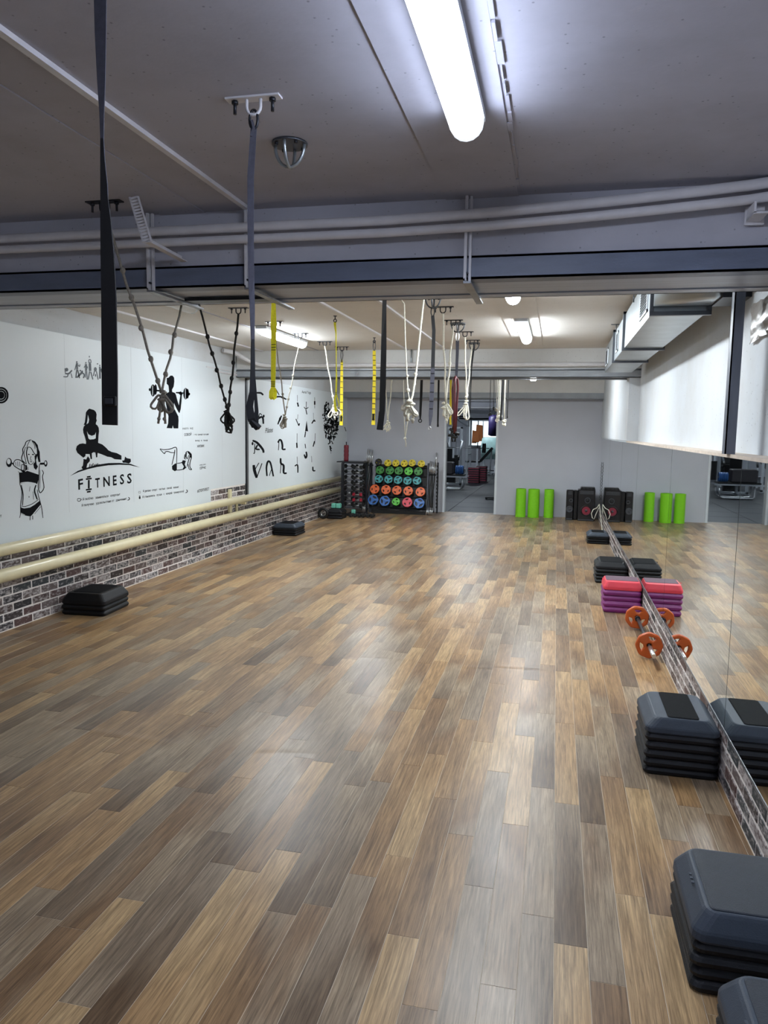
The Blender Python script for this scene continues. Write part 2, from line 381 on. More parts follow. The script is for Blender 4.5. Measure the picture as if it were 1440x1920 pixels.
def rrect(x0, x1, y0, y1, z, r, n=4):
    pts = []
    for cx, cy, a in ((x1 - r, y0 + r, -PI / 2), (x1 - r, y1 - r, 0), (x0 + r, y1 - r, PI / 2), (x0 + r, y0 + r, PI)):
        for k in range(n + 1):
            t = a + PI / 2 * k / n; pts.append((cx + r * math.cos(t), cy + r * math.sin(t), z))
    return pts
def curve_mesh(name, loops, extrude, bevel=0.0):
    """flat plate from closed 2D loops (first outer, rest holes), in XY, thickness along Z"""
    cu = bpy.data.curves.new(name, 'CURVE'); cu.dimensions = '2D'; cu.fill_mode = 'BOTH'
    cu.extrude = max(extrude - bevel, 1e-4); cu.bevel_depth = bevel; cu.bevel_resolution = 1
    for lp in loops:
        sp = cu.splines.new('POLY'); sp.points.add(len(lp) - 1); sp.use_cyclic_u = True
        for q, (x, y) in zip(sp.points, lp): q.co = (x, y, 0, 1)
    ob = bpy.data.objects.new(name, cu); COL.objects.link(ob)
    me = bpy.data.meshes.new_from_object(ob.evaluated_get(bpy.context.evaluated_depsgraph_get()))
    bpy.data.objects.remove(ob); bpy.data.curves.remove(cu)
    return me
def mesh_to_mb(me, M=None):
    mb = MB(); mb.add([v.co.copy() for v in me.vertices], [tuple(p.vertices) for p in me.polygons])
    if M is not None: mb.xf(M)
    return mb
rng = random.Random(7)

# ================================================================== THE ROOM
XL, XR, YB, ZC = -4.1, .80, 14.45, 2.58
XU = .92                        # upper right wall, set back above the mirror ledge
Y0 = -3.0                       # end of the hall behind the camera
# ---- floor of vinyl boards
fl = make('floor', MB().box(XL - .2, XR + .2, Y0, 14.62, -.08, -.0009), M_FBASE, kind='structure')
PW, PL = .1037, .92
known = {0: 2.452, 1: 2.603, 2: 2.17, 3: 1.892, 4: 2.49, 5: 2.025, -5: 2.394, -3: 2.532, -1: 2.25}
X_ref = -.672
planks = []
row0 = int(math.floor((XL - X_ref) / PW)); row1 = int(math.ceil((XR - X_ref) / PW))
for r_ in range(row0, row1):
    xa = max(XL, X_ref + r_ * PW); xb = min(XR, X_ref + (r_ + 1) * PW)
    if xb - xa < .01: continue
    base = known.get(r_, rng.random() * PL)
    y = base - math.ceil((base - Y0) / PL) * PL
    while y < 14.6:
        ya, yb = max(y, Y0), min(y + PL, 14.6)
        if yb - ya > .03: planks.append((xa, xb, ya, yb))
        y += PL
def plank_size(p):
    c = Vector(((p[0] + p[1]) / 2, (p[2] + p[3]) / 2, 0)) - EYE
    z = c.dot(AX[2])
    if z < .4: return 0
    px = 720 + F * c.dot(AX[0]) / z; py = 960 - F * c.dot(AX[1]) / z
    if px < -200 or px > 1600 or py > 2300: return 0
    return 1 / z ** 3
planks.sort(key=plank_size, reverse=True)
def plank_verts(w, l):
    g, t = .0007, .0005
    a, c = w / 2 - g, l / 2 - g
    return [(-a, -c, -.004), (a, -c, -.004), (a, c, -.004), (-a, c, -.004), (-a, -c, -t), (a, -c, -t), (a, c, -t), (-a, c, -t),
            (-a + t, -c + t, 0), (a - t, -c + t, 0), (a - t, c - t, 0), (-a + t, c - t, 0)]
PF = [(0, 1, 5, 4), (1, 2, 6, 5), (2, 3, 7, 6), (3, 0, 4, 7), (4, 5, 9, 8), (5, 6, 10, 9), (6, 7, 11, 10), (7, 4, 8, 11), (8, 9, 10, 11)]
pm_cache = {}
for p in planks[:300]:
    w, l = p[1] - p[0], p[3] - p[2]; key = (round(w, 4), round(l, 4))
    if key not in pm_cache:
        me = bpy.data.meshes.new('plank'); me.from_pydata(plank_verts(w, l), [], PF); me.materials.append(M_PLANK); pm_cache[key] = me
    o = bpy.data.objects.new('plank', pm_cache[key]); link(o, fl); o.location = ((p[0] + p[1]) / 2, (p[2] + p[3]) / 2, 0)
mb = MB(); rv = []; va = []
for p in planks[300:]:
    cx, cy = (p[0] + p[1]) / 2, (p[2] + p[3]) / 2
    mb.add([(x + cx, y + cy, z) for x, y, z in plank_verts(p[1] - p[0], p[3] - p[2])], PF); rv += [rng.random()] * 12; va += [0, 0, 1, 1] * 3
me = mb.mesh('far_planks'); me.materials.append(M_PLANK2)
at = me.attributes.new('plank_random', 'FLOAT', 'POINT'); at.data.foreach_set('value', rv)
at = me.attributes.new('plank_along', 'FLOAT', 'POINT'); at.data.foreach_set('value', va)
o = bpy.data.objects.new('far_planks', me); link(o, fl); setp(o, kind='stuff')

# ---- ceiling
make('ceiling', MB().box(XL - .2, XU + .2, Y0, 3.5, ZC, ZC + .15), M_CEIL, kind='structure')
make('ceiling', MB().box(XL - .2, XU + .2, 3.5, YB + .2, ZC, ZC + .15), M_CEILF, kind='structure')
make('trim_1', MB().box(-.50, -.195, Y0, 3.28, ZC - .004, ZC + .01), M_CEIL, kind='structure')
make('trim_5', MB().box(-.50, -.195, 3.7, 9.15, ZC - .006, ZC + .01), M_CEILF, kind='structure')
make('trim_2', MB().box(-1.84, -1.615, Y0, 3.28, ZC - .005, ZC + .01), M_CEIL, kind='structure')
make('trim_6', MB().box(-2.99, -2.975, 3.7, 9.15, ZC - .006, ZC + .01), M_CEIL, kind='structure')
# rough crack of the slab joint
mb = MB(); y = -.5
while y < 3.2:
    w = rng.uniform(.006, .016); l = rng.uniform(.05, .12)
    mb.box(-.19 + rng.uniform(-.01, .012), -.19 + w, y, y + l, ZC - rng.uniform(.004, .008), ZC + .01); y += l * 1.1
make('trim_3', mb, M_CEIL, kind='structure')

# ---- left wall: plaster, white printed panels above, brick facing below
wl = make('wall_left', MB().box(XL - .2, XL - .012, Y0, YB + .2, 0, ZC).box(XL - .014, XL - .008, Y0, YB, 0, .9), M_WALLW, kind='structure')
make('mortar_bed', MB().box(XL - .012, XL - .004, 3.2, YB, 0, .618).box(XL - .012, XL - .0035, 8.39, 9.44, .6, .84), M_MORTAR, wl)
pn = make('panel', MB().box(XL - .012, XL + .002, Y0, 8.39, .612, 2.36).box(XL - .012, XL + .002, 8.39, 9.44, .838, 2.36), M_PANEL, wl)
for k in range(7):
    make('panel_seam', MB().box(XL + .0015, XL + .0026, 2.6 + k * 1.02, 2.602 + k * 1.02, .84, 2.36), M_DARKGAP if k == -1 else M_WALLW, wl)
make('panel', MB().box(XL - .012, XL + .006, 9.52, YB, .612, 2.262), M_PANEL, wl)
make('corner_strip', MB().box(XL - .012, XL + .012, 9.445, 9.475, .62, 2.26), M_DARKSTEEL, wl)
make('corner_strip', MB().box(XL - .012, XL + .016, 9.475, 9.52, .62, 2.26), M_STEELU, wl)
make('ledge_strip', MB().box(XL - .012, XL + .02, 8.5, 9.6, 2.262, 2.285).box(XL - .012, XL + .012, 8.3, 9.5, 2.30, 2.315), M_WPIPE, wl)
BW, BH = .2185, .068
bricks = []
nrow = 9
for r_ in range(nrow):
    z = r_ * BH
    y = 3.3 + (0 if r_ % 2 else BW / 2)
    while y < YB - .02:
        bricks.append((y, min(y + BW, YB - .01), z, z + BH)); y += BW
for r_ in range(9, 12):
    z = r_ * BH + .006; y = 8.395 + (0 if r_ % 2 else -BW / 2)
    while y < 9.43:
        a, b_ = max(y, 8.395), min(y + BW, 9.44)
        if b_ - a > .03: bricks.append((a, b_, z, z + BH))
        y += BW
bricks.sort(key=lambda q: (q[0] < 4.3, q[0]))
def brick_verts(l, h, s):
    """face towards +x*s"""
    g = .0055; a, c = l / 2 - g, h / 2 - g * .8; b2 = .004
    return [(0, -a, -c), (0, a, -c), (0, a, c), (0, -a, c), (s * .004, -a + b2, -c + b2), (s * .004, a - b2, -c + b2), (s * .004, a - b2, c - b2), (s * .004, -a + b2, c - b2)]
BF = [(0, 1, 5, 4), (1, 2, 6, 5), (2, 3, 7, 6), (3, 0, 4, 7), (4, 5, 6, 7)]
bc = {}
def place_brick(q, x, s, parent):
    l, h = q[1] - q[0], q[3] - q[2]; key = (round(l, 3), round(h, 3), s)
    if key not in bc:
        me = bpy.data.meshes.new('brick'); me.from_pydata(brick_verts(l, h, s), [], BF); fixn(me); me.materials.append(M_BRICK); bc[key] = me
    o = bpy.data.objects.new('brick', bc[key]); link(o, parent); o.location = (x + s * rng.uniform(-.002, .001), (q[0] + q[1]) / 2, (q[2] + q[3]) / 2)
    o.rotation_euler = (rng.uniform(-.012, .012), 0, 0)
def brick_stuff(qs, x, s, parent):
    mb = MB(); rv = []
    for q in qs:
        cy, cz = (q[0] + q[1]) / 2, (q[2] + q[3]) / 2
        mb.add([(a + x, b_ + cy, c + cz) for a, b_, c in brick_verts(q[1] - q[0], q[3] - q[2], s)], BF); rv += [rng.random()] * 8
    me = mb.mesh('far_bricks'); fixn(me); me.materials.append(M_BRICK2)
    at = me.attributes.new('brick_random', 'FLOAT', 'POINT'); at.data.foreach_set('value', rv)
    o = bpy.data.objects.new('far_bricks', me); link(o, parent); setp(o, kind='stuff')
for q in bricks[:300]: place_brick(q, XL - .005, 1, wl)
brick_stuff(bricks[300:], XL - .005, 1, wl)

# ---- right wall: brick strip, mirrors, ledge, white plaster above
wr = make('wall_right', MB().box(XR + .012, XR + .3, Y0, YB + .2, 0, 1.505).box(XU, XU + .2, Y0, 9.2, 1.5, ZC).box(XR - .002, XU + .2, 9.2, YB + .2, 1.508, ZC), M_WALLW, kind='structure')
make('ledge', MB().box(XR - .004, XU + .01, Y0, 9.2, 1.492, 1.508), mat('ledge_paint', srgb(200, 186, 172), .6, var=.12, scale=14), wr)
make('mortar_bed', MB().box(XR + .002, XR + .013, 1.2, YB, 0, .25), M_MORTAR, wr)
rb = []
for r_ in range(4):
    z = r_ * .0625; y = 1.3 + (0 if r_ % 2 else BW / 2)
    while y < YB - .02:
        rb.append((y, min(y + BW, YB - .01), z, z + .0625)); y += BW
for q in rb: place_brick(q, XR + .003, -1, wr)
make('trim_4', MB().box(XR - .004, XR + .012, Y0, 14.2, .247, .2612), M_STEELU, kind='structure')
joints = [-.6, 1.55, 3.55, 5.6, 7.84, 9.69, 11.9, 14.25]
ml = root('wall_mirror', (XR, 7, .262), 'long row of frameless mirror panels along the right wall', 'mirror')
for a, b_ in zip(joints[:-1], joints[1:]):
    make('mirror_pane', MB().box(XR - .002, XR + .006, a + .004, b_ - .004, .262, 1.4915), M_MIRROR, ml, (XR, 7, .262))
    make('pane_joint', MB().box(XR + .001, XR + .010, b_ - .006, b_ + .006, .262, 1.4915), M_DARKGAP, ml, (XR, 7, .262))

# ---- back wall with the doorway to the weights room
JL, JR = -2.12, -1.10
make('wall_back', MB().box(XL - .2, JL, YB, YB + .16, 0, 2.3).box(JR, XR + .2, YB - .02, YB + .14, 0, 2.3), M_WALLG, kind='structure')
make('door_1', MB().box(JL - .012, JL + .03, YB - .012, YB + .17, 0, 2.2).box(JR - .03, JR + .012, YB - .03, YB + .15, 0, 2.2), M_WHITEP, kind='structure')
make('wall_near', MB().box(XL - .2, XU + .2, Y0 - .15, Y0, 0, ZC), M_WALLG, kind='structure')

# ---- ceiling beams
def hbeam(n, yf, yb_, x0, x1, zb, zd):
    global M_STEELF
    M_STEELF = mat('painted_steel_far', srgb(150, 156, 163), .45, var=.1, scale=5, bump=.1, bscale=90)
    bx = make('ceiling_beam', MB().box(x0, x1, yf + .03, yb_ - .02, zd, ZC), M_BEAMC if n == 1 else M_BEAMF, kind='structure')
    return bx
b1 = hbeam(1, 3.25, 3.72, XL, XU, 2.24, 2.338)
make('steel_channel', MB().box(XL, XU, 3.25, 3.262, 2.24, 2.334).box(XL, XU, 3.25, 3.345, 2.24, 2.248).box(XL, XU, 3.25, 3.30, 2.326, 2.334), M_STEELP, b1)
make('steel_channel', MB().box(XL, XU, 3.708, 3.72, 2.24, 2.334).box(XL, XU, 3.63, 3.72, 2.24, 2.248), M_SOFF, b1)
make('soffit_board', MB().box(XL, XU, 3.355, 3.47, 2.244, 2.262), M_SOFF, b1)
make('soffit_board', MB().box(XL, XU, 3.478, 3.622, 2.246, 2.266), M_SOFF, b1)
make('soffit', MB().box(XL, XU, 3.27, 3.70, 2.27, 2.34), M_DARKGAP, b1)
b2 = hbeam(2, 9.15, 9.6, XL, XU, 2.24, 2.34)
xe = W(415, 690, 1, 9.15).x
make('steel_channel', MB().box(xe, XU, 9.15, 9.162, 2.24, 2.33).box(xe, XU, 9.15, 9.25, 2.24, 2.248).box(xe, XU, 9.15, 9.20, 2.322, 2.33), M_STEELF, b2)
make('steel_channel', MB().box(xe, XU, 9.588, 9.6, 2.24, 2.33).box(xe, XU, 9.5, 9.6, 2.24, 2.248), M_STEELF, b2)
make('soffit', MB().box(XL, XU, 9.17, 9.58, 2.26, 2.345), M_STEELU, b2)
b3 = hbeam(3, 14.1, 14.66, XL, XR + .1, 2.2, 2.31)
make('steel_channel', MB().box(XL, XR + .1, 14.12, 14.132, 2.205, 2.31).box(XL, XR + .1, 14.12, 14.30, 2.2, 2.21).box(XL, XR + .1, 14.6, 14.66, 2.2, 2.31), M_STEELF, b3)
make('soffit', MB().box(XL, XR + .1, 14.14, 14.62, 2.21, 2.32), M_STEELF, b3)
# beam hangers (flat bars round the near beam)
for i, (x, yb_, lab) in enumerate([(-1.872, 3.74, 'white flat bar hanger round near beam, left of the grey strap'), (-1.385, 3.80, 'white flat bar hanger round near beam, beside the hanging grey strap'), (-.395, 3.76, 'white flat bar hanger round near beam, under the big lamp')]):
    t = root('beam_hanger', (x, 3.24, 2.22), lab, 'bracket', 'hangers round the near beam')
    o_ = (x, 3.24, 2.22)
    make('upright', MB().box(x - .016, x - .004, 3.226, 3.249, 2.228, ZC - .006).box(x + .004, x + .014, 3.236, 3.249, 2.228, ZC - .006), M_WPIPE, t, o_)
    make('foot_bar', MB().box(x - .016, x + .016, 3.226, yb_, 2.218, 2.226).box(x - .016, x - .010, 3.226, yb_, 2.226, 2.238), M_STEELU, t, o_)
    make('bolt', MB().cyl((x, 3.222, 2.26), (x, 3.249, 2.26), .005, 6), M_DARKSTEEL, t, o_)
solo('timber_batten', MB().box(-1.852, -1.405, 3.52, 3.60, 2.226, 2.239), M_DARKSTEEL, label='dark batten wedged under the near beam between two hangers', cat='batten')
# white perforated angle hanging by the left
t = root('perforated_angle', (-1.79, 2.97, 2.34), 'white perforated angle bracket dropping from ceiling to near beam', 'bracket')
o_ = (-1.79, 2.97, 2.34)
pa, pb, pc = Vector((-1.79, 2.968, ZC - .016)), Vector((-1.72, 2.95, 2.372)), Vector((-1.70, 3.235, 2.352))
mb = MB()
for k in range(15):
    q0 = pa.lerp(pb, k / 15); q1 = pa.lerp(pb, (k + .62) / 15)
    mb.ribbon([q0, q1], .034, .004, .3)
mb.ribbon([pa + Vector((.02, 0, 0)), pb + Vector((.02, 0, 0))], .008, .006, .3)
mb.ribbon([pa - Vector((.02, 0, 0)), pb - Vector((.02, 0, 0))], .008, .006, .3)
make('upright', mb, M_WPIPE, t, o_)
make('arm', MB().ribbon([pb, pc], .03, .004, 0).ribbon([pb - Vector((.014, 0, -.012)), pc - Vector((.014, 0, -.012))], .004, .026, 0), M_WPIPE, t, o_)
# small angle at right end of the near beam
e = W(1428, 390, 1, 3.15)
t = root('angle_bracket', e, 'small white angle bracket at right end of near beam', 'bracket')
make('arm', MB().box(e.x - .03, e.x - .022, 3.13, 3.255, e.z - .02, e.z + .02).box(e.x - .03, e.x + .02, 3.13, 3.255, e.z - .024, e.z - .017), M_WPIPE, t, e)
make('plate', MB().box(e.x - .035, e.x + .035, 3.251, 3.262, e.z - .035, e.z + .035), M_WPIPE, t, e)

# ---- water pipes on beams
def pipe(name, pts, r, mt, label, group=None, n=12, cat='pipe'):
    return solo(name, MB().tube(pts, r, n), mt, label=label, cat=cat, group=group)
def zc(x, za, zb): return za if x < -.75 else za + (zb - za) * ((x + .75) / 1.5) ** 1.6
xs = [XL + .01, -3, -2, -1.2, -.75, -.3, 0, .25, .5, .68]
pipe('water_pipe', [(x, 3.2, zc(x, 2.482, 2.552)) for x in xs] + [(.74, 3.2, 2.553), (XU - .005, 3.2, 2.553)], .021, M_WPIPE, 'upper white pipe running along the near ceiling beam', 'pipes on the near beam')
pipe('water_pipe', [(x, 3.203, zc(x, 2.432, 2.500)) for x in xs] + [(.74, 3.203, 2.502), (XU - .005, 3.203, 2.502)], .019, M_WPIPE, 'lower white pipe running along the near ceiling beam', 'pipes on the near beam')
pl_ = W(388, 646, 1, 9.0)
pipe('water_pipe', [(XL + .032, 8.7, min(pl_.z + .02, ZC - .04)), (-3.98, 8.85, min(pl_.z, ZC - .05)), (-3.85, 9.0, 2.44), (-3.74, 9.1, 2.40), (-3.6, 9.11, 2.388), (0, 9.11, 2.388), (XU - .005, 9.11, 2.388)], .027, M_WPIPE, 'white pipe running along the middle ceiling beam', None)
# bend of pipes rising along upper right wall
for k in range(3):
    pipe('wall_pipe', [(XU - .03, 9.08, 2.40 + k * .05), (XU - .03, 8.9, 2.41 + k * .05), (XU - .03, 7.2, 2.43 + k * .05), (XU - .03, 4.6, 2.45 + k * .05)], .02, M_WPIPE, '%s white pipe along the right wall behind the air duct' % ('lowest', 'middle', 'highest')[k], 'pipes behind the duct', 8)
# heating pipes on left wall
xp = XL + .12
pipe('heating_pipe', [(xp, Y0 + .02, .668), (xp, 13.55, .66)], .046, M_CREAM, 'upper cream heating pipe along the brick-faced left wall', 'heating pipes', 16)
pipe('heating_pipe', [(xp, Y0 + .02, .482), (xp, 13.55, .46)], .052, M_CREAM, 'lower cream heating pipe along the brick-faced left wall', 'heating pipes', 16)
ybr = P_ = W(437, 950, 0, XL + .06).y
t = root('pipe_bracket', (XL, ybr, .45), 'cream bracket plate holding both heating pipes to the wall', 'bracket')
o_ = (XL, ybr, .45)
make('back_plate', MB().box(XL + .004, XL + .03, ybr - .035, ybr + .035, .50, .80), M_CREAM, t, o_)
make('arm', MB().box(XL + .004, XL + .14, ybr + .20, ybr + .25, .592, .616), M_CREAM, t, o_)
make('arm', MB().box(XL + .004, XL + .14, ybr + .20, ybr + .25, .388, .412), M_CREAM, t, o_)
make('strut', MB().box(XL + .004, XL + .02, ybr + .2, ybr + .25, .39, .61), M_CREAM, t, o_)

# ---- cable conduits on the ceiling
for x, ya, yb_, lab, mt in [(-1.39, Y0 + .02, 3.222, 'straight white cable conduit on ceiling before the near beam', M_WPIPE), (-1.83, 3.73, 9.14, 'white cable conduit on ceiling left of the yellow ladder strap', M_WPIPE),
                        (-1.36, 3.73, 9.14, 'white cable conduit on ceiling above the long black strap', M_WPIPE), (-3.72, 3.73, 9.14, 'white cable conduit on ceiling closest to the left wall', M_WPIPE)]:
    solo('cable_conduit', MB().box(x - .012, x + .012, ya, yb_, ZC - .016, ZC - .0005), mt, label=lab, cat='conduit', group='ceiling conduits')
w_ = W(770, 660, 1, 9.12)
pipe('drop_conduit', [(w_.x, 9.166, ZC - .001), (w_.x, 9.166, 2.353)], .01, M_GALV, 'thin grey conduit dropping down middle beam', cat='conduit')

# ---- lamps
def tube_lamp(xc, ya, yb_, mt, label, w=.105, group='ceiling tube lamps'):
    t = root('tube_lamp', (xc, (ya + yb_) / 2, ZC), label, 'ceiling lamp', group); o_ = (xc, (ya + yb_) / 2, ZC)
    h = .088
    def sec(y, s=1.0):
        pts = []
        for k in range(9):
            a = PI + PI * k / 8
            pts.append((xc + s * w / 2 * math.cos(a), y, ZC - .035 + s * (h - .035) * math.sin(a)))
        return [(xc - s * w / 2, y, ZC - .030)] + pts + [(xc + s * w / 2, y, ZC - .030)]
    make('housing', MB().box(xc - w / 2 - .004, xc + w / 2 + .004, ya, yb_, ZC - .030, ZC - .0065), M_WHITEP, t, o_)
    df = make('diffuser', MB().loft([sec(ya + .03), sec(yb_ - .03)], True), mt, t, o_)
    if mt is not M_OFFLAMP:
        df.data.materials.append(M_SIDEN if mt is M_LAMPN else M_SIDEF)       # ribbed sides of the cover glow less than its face
        for i, p in enumerate(df.data.polygons):
            if i in (0, 1, 2, 8, 9, 10, 11, 12): p.material_index = 1
    for s_, y in ((-1, ya), (1, yb_)):
        make('end_cap', MB().loft([sec(y - s_ * .03, 1.02), sec(y - s_ * .006, 1.0), sec(y, .86)], False), M_CLEAR if mt is M_OFFLAMP else M_CAPGLOW, t, o_)
    return t
tube_lamp(-.31, 1.17, 2.43, M_LAMPN, 'large lit tube lamp on near ceiling, in front of the near beam')
tube_lamp(-.31, -1.9, -.64, M_LAMPN, 'unseen tube lamp added for fill light behind the viewpoint')  # added fill lamp, out of view, brightens the near end of the hall
tube_lamp(-.34, 4.25, 5.51, M_LAMPF, 'lit tube lamp just behind the near beam, its end showing')
tube_lamp(-.342, 6.70, 7.96, M_LAMPF, 'lit tube lamp on ceiling near the air duct')
tube_lamp(-2.83, 6.9, 8.14, M_LAMPF, 'lit tube lamp on ceiling over the left wall print')
tube_lamp(-2.88, 4.36, 5.6, M_OFFLAMP, 'unlit tube lamp on ceiling behind the near beam hangers', w=.12)
tube_lamp(-2.83, 10.6, 11.86, M_LAMPF, 'unseen tube lamp added for fill light behind the middle beam, left')  # added lamp hidden by the beam, lifts the brightness of the far bay
tube_lamp(-.33, 10.6, 11.86, M_LAMPF, 'unseen tube lamp added for fill light behind the middle beam, right')  # second added lamp out of sight, also brightening the far bay
q = W(1000, 711, 1, 9.4)
t = root('spot_lamp', q, 'small round white lamp under the middle beam', 'ceiling lamp')
make('rim', MB().cyl((q.x, 9.4, 2.228), (q.x, 9.4, 2.2595), .04, 16), M_WHITEP, t, q)
make('lens', MB().cyl((q.x, 9.4, 2.218), (q.x, 9.4, 2.229), .030, 16), M_LAMPF, t, q)

# ================================================================== AIR DUCT on the right
DX0, DX1, DZ0, DZ1 = .49, .775, 2.265, 2.53
o_ = (.63, 4.45, DZ0)
t = root('air_duct', o_, 'galvanised rectangular air duct hung along the right wall', 'air duct')
secs = [(4.45, 6.27), (6.27, 7.35), (7.35, 8.75)]
for i, (a, b_) in enumerate(secs):
    sp = make('duct_section', MB().box(DX0, DX1, a + .015, b_ - .015, DZ0, DZ1), M_GALV, t, o_)
    yg = [a + .25, a + .62, b_ - .5][i]; L_ = [.42, .22, .34][i]
    make('grille_frame', MB().box(DX0 - .008, DX0 + .002, yg, yg + L_, DZ0 + .045, DZ0 + .06).box(DX0 - .008, DX0 + .002, yg, yg + L_, DZ1 - .06, DZ1 - .045).box(DX0 - .008, DX0 + .002, yg, yg + .02, DZ0 + .045, DZ1 - .045).box(DX0 - .008, DX0 + .002, yg + L_ - .02, yg + L_, DZ0 + .045, DZ1 - .045), M_WHITEP, sp)
    make('grille_back', MB().box(DX0 - .002, DX0 + .002, yg + .02, yg + L_ - .02, DZ0 + .06, DZ1 - .06), M_DARKGAP, sp)
    mb = MB()
    for k in range(9):
        z = DZ0 + .07 + k * .016
        mb.box(DX0 - .007, DX0 - .001, yg + .02, yg + L_ - .02, z, z + .006)
    make('grille_louvres', mb, M_GALVD, sp)
    for o in (sp.children): o.data.transform(Matrix.Translation(-Vector(o_)))
for y in (4.45, 6.27, 7.35):
    make('flange', MB().box(DX0 - .018, DX1 + .018, y - .016, y + .016, DZ0 - .018, DZ0 + .004).box(DX0 - .018, DX0 + .004, y - .016, y + .016, DZ0, DZ1 + .015).box(DX1 - .004, DX1 + .018, y - .016, y + .016, DZ0, DZ1 + .015).box(DX0 - .018, DX1 + .018, y - .016, y + .016, DZ1, DZ1 + .018), M_GALVD, t, o_)
for y in (5.6, 7.2):
    make('hanger_rod', MB().cyl((DX0 - .004, y, DZ1 - .02), (DX0 - .004, y, ZC - .001), .004, 6).box(DX0 - .05, DX0 + .03, y - .006, y + .006, ZC - .006, ZC - .0005), M_GALVD, t, o_)
# elbow turning to the wall
cx, cy = DX1 + .02, 4.43
ro, ri = DX1 + .02 - DX0, .02
inn, out = [], []
for k in range(13):
    a = PI + (PI / 2) * k / 12
    out.append((cx + ro * math.cos(a), cy + ro * .95 * math.sin(a))); inn.append((cx + ri * math.cos(a), cy + ri * math.sin(a)))
mb = MB()
zt = DZ1 - .01; zb = DZ0 + .03
mb.loft([[(p[0], p[1], zb), (p[0], p[1], zt), (q[0], q[1], zt), (q[0], q[1], zb)] for p, q in zip(out, inn)], True)
make('elbow', mb, M_GALV, t, o_)
make('elbow_collar', MB().box(cx - .01, XU - .001, cy - ro * .95 - .02, cy - .02, DZ0 + .02, DZ1), M_DARKSTEEL, t, o_)
make('branch_box', MB().box(cx, XU - .001, 3.78, 4.12, DZ0 + .05, DZ1 - .02), M_GALV, t, o_)
# crumpled plastic film pinned to the wall right of the post
vs, fs = [], []; NU, NV = 22, 12
for i in range(NU):
    for j in range(NV):
        u, v = i / (NU - 1), j / (NV - 1)
        vs.append((XU - .012 - abs(rng.gauss(0, .007)) - .02 * math.sin(PI * u) * math.sin(PI * v), 3.12 + .92 * u, 2.234 - (.13 + .06 * u) * v - rng.uniform(0, .012)))
for i in range(NU - 1):
    for j in range(NV - 1):
        fs.append((i * NV + j, i * NV + j + 1, (i + 1) * NV + j + 1, (i + 1) * NV + j))
solo('plastic_film', MB().add(vs, fs, True), M_FILM, label='crumpled brownish plastic film on upper right wall beside the post', cat='plastic film')

# ---- steel post on the ledge
M_POST = mat('post_paint', srgb(104, 110, 122), .4, var=.15, scale=7, stretch=(3, 3, .5))
xp_ = .797
t = root('steel_post', (xp_, 3.83, 1.508), 'dark steel channel post standing on the mirror ledge under near beam', 'post')
o_ = (xp_, 3.83, 1.508)
make('web', MB().box(xp_ - .022, xp_ - .016, 3.80, 3.86, 1.509, 2.30), M_POST, t, o_)
make('flange', MB().box(xp_ - .022, xp_ + .024, 3.80, 3.806, 1.509, 2.30), M_POST, t, o_)
make('flange', MB().box(xp_ - .022, xp_ + .024, 3.854, 3.86, 1.509, 2.30), M_POST, t, o_)
make('top_plate', MB().box(xp_ - .05, xp_ + .06, 3.725, 3.90, 2.30, 2.31), M_POST, t, o_)

# ================================================================== WALL PRINTS on the left wall
def wallpt(px, py, lay=0):
    x0 = XL + .003 + lay * .0006 + (.004 if px > 462 else 0)
    p = W(px, py, 0, x0); return Vector((x0, p.y, p.z))
class Art:
    def __init__(s, ox, oy, sc): s.o = (ox, oy, sc); s.mb = {0: MB(), 1: MB()}; s.hl = []
    def p(s, q): return (s.o[0] + q[0] * s.o[2], s.o[1] + q[1] * s.o[2])
    def fill(s, pts, lay=0):
        P2 = [s.p(q) for q in pts]
        w = [wallpt(*q, lay=lay * 2) for q in P2]
        tri = geometry.tessellate_polygon([[Vector((q.y, q.z, 0)) for q in w]])
        if lay: s.hl.append(MB()); s.mb[1] = s.hl[-1]
        s.mb[lay].add(w, [tuple(t_) for t_ in tri]); return s
    def ell(s, cx, cy, rx, ry, lay=0):
        return s.fill([(cx + rx * math.cos(2 * PI * k / 14), cy + ry * math.sin(2 * PI * k / 14)) for k in range(14)], lay)
    def line(s, pts, wd_, lay=0, taper=True):
        wd_ *= 1.35; pts = [Vector(q) for q in pts]; n = len(pts)
        # smooth the path a little
        if n > 2:
            fine = []
            for i in range(n - 1):
                p0, p1, p2, p3 = pts[max(i - 1, 0)], pts[i], pts[i + 1], pts[min(i + 2, n - 1)]
                for k in range(3):
                    u = k / 3
                    fine.append(.5 * ((2 * p1) + (p2 - p0) * u + (2 * p0 - 5 * p1 + 4 * p2 - p3) * u * u + (3 * p1 - p0 - 3 * p2 + p3) * u ** 3))
            pts = fine + [pts[-1]]; n = len(pts)
        vs = []
        for i, q in enumerate(pts):
            d = (pts[min(i + 1, n - 1)] - pts[max(i - 1, 0)]).normalized(); nn = Vector((-d.y, d.x))
            w = wd_ / 2 * (1 if not taper else (.55 + .45 * math.sin(PI * min(1, .15 + .7 * i / (n - 1)))))
            vs += [wallpt(*s.p(q + nn * w), lay=lay * 2), wallpt(*s.p(q - nn * w), lay=lay * 2)]
        if lay: s.hl.append(MB()); s.mb[1] = s.hl[-1]
        s.mb[lay].add(vs, [(2 * i, 2 * i + 1, 2 * i + 3, 2 * i + 2) for i in range(n - 1)]); return s
    def done(s, name, label, mt=None, cat='wall print', group=None):
        o = solo(name, s.mb[0], mt or M_INK, label=label, cat=cat, group=group)
        for hb in s.hl:
            make('white_highlight', hb, M_PANEL, o, o.location)
        return o
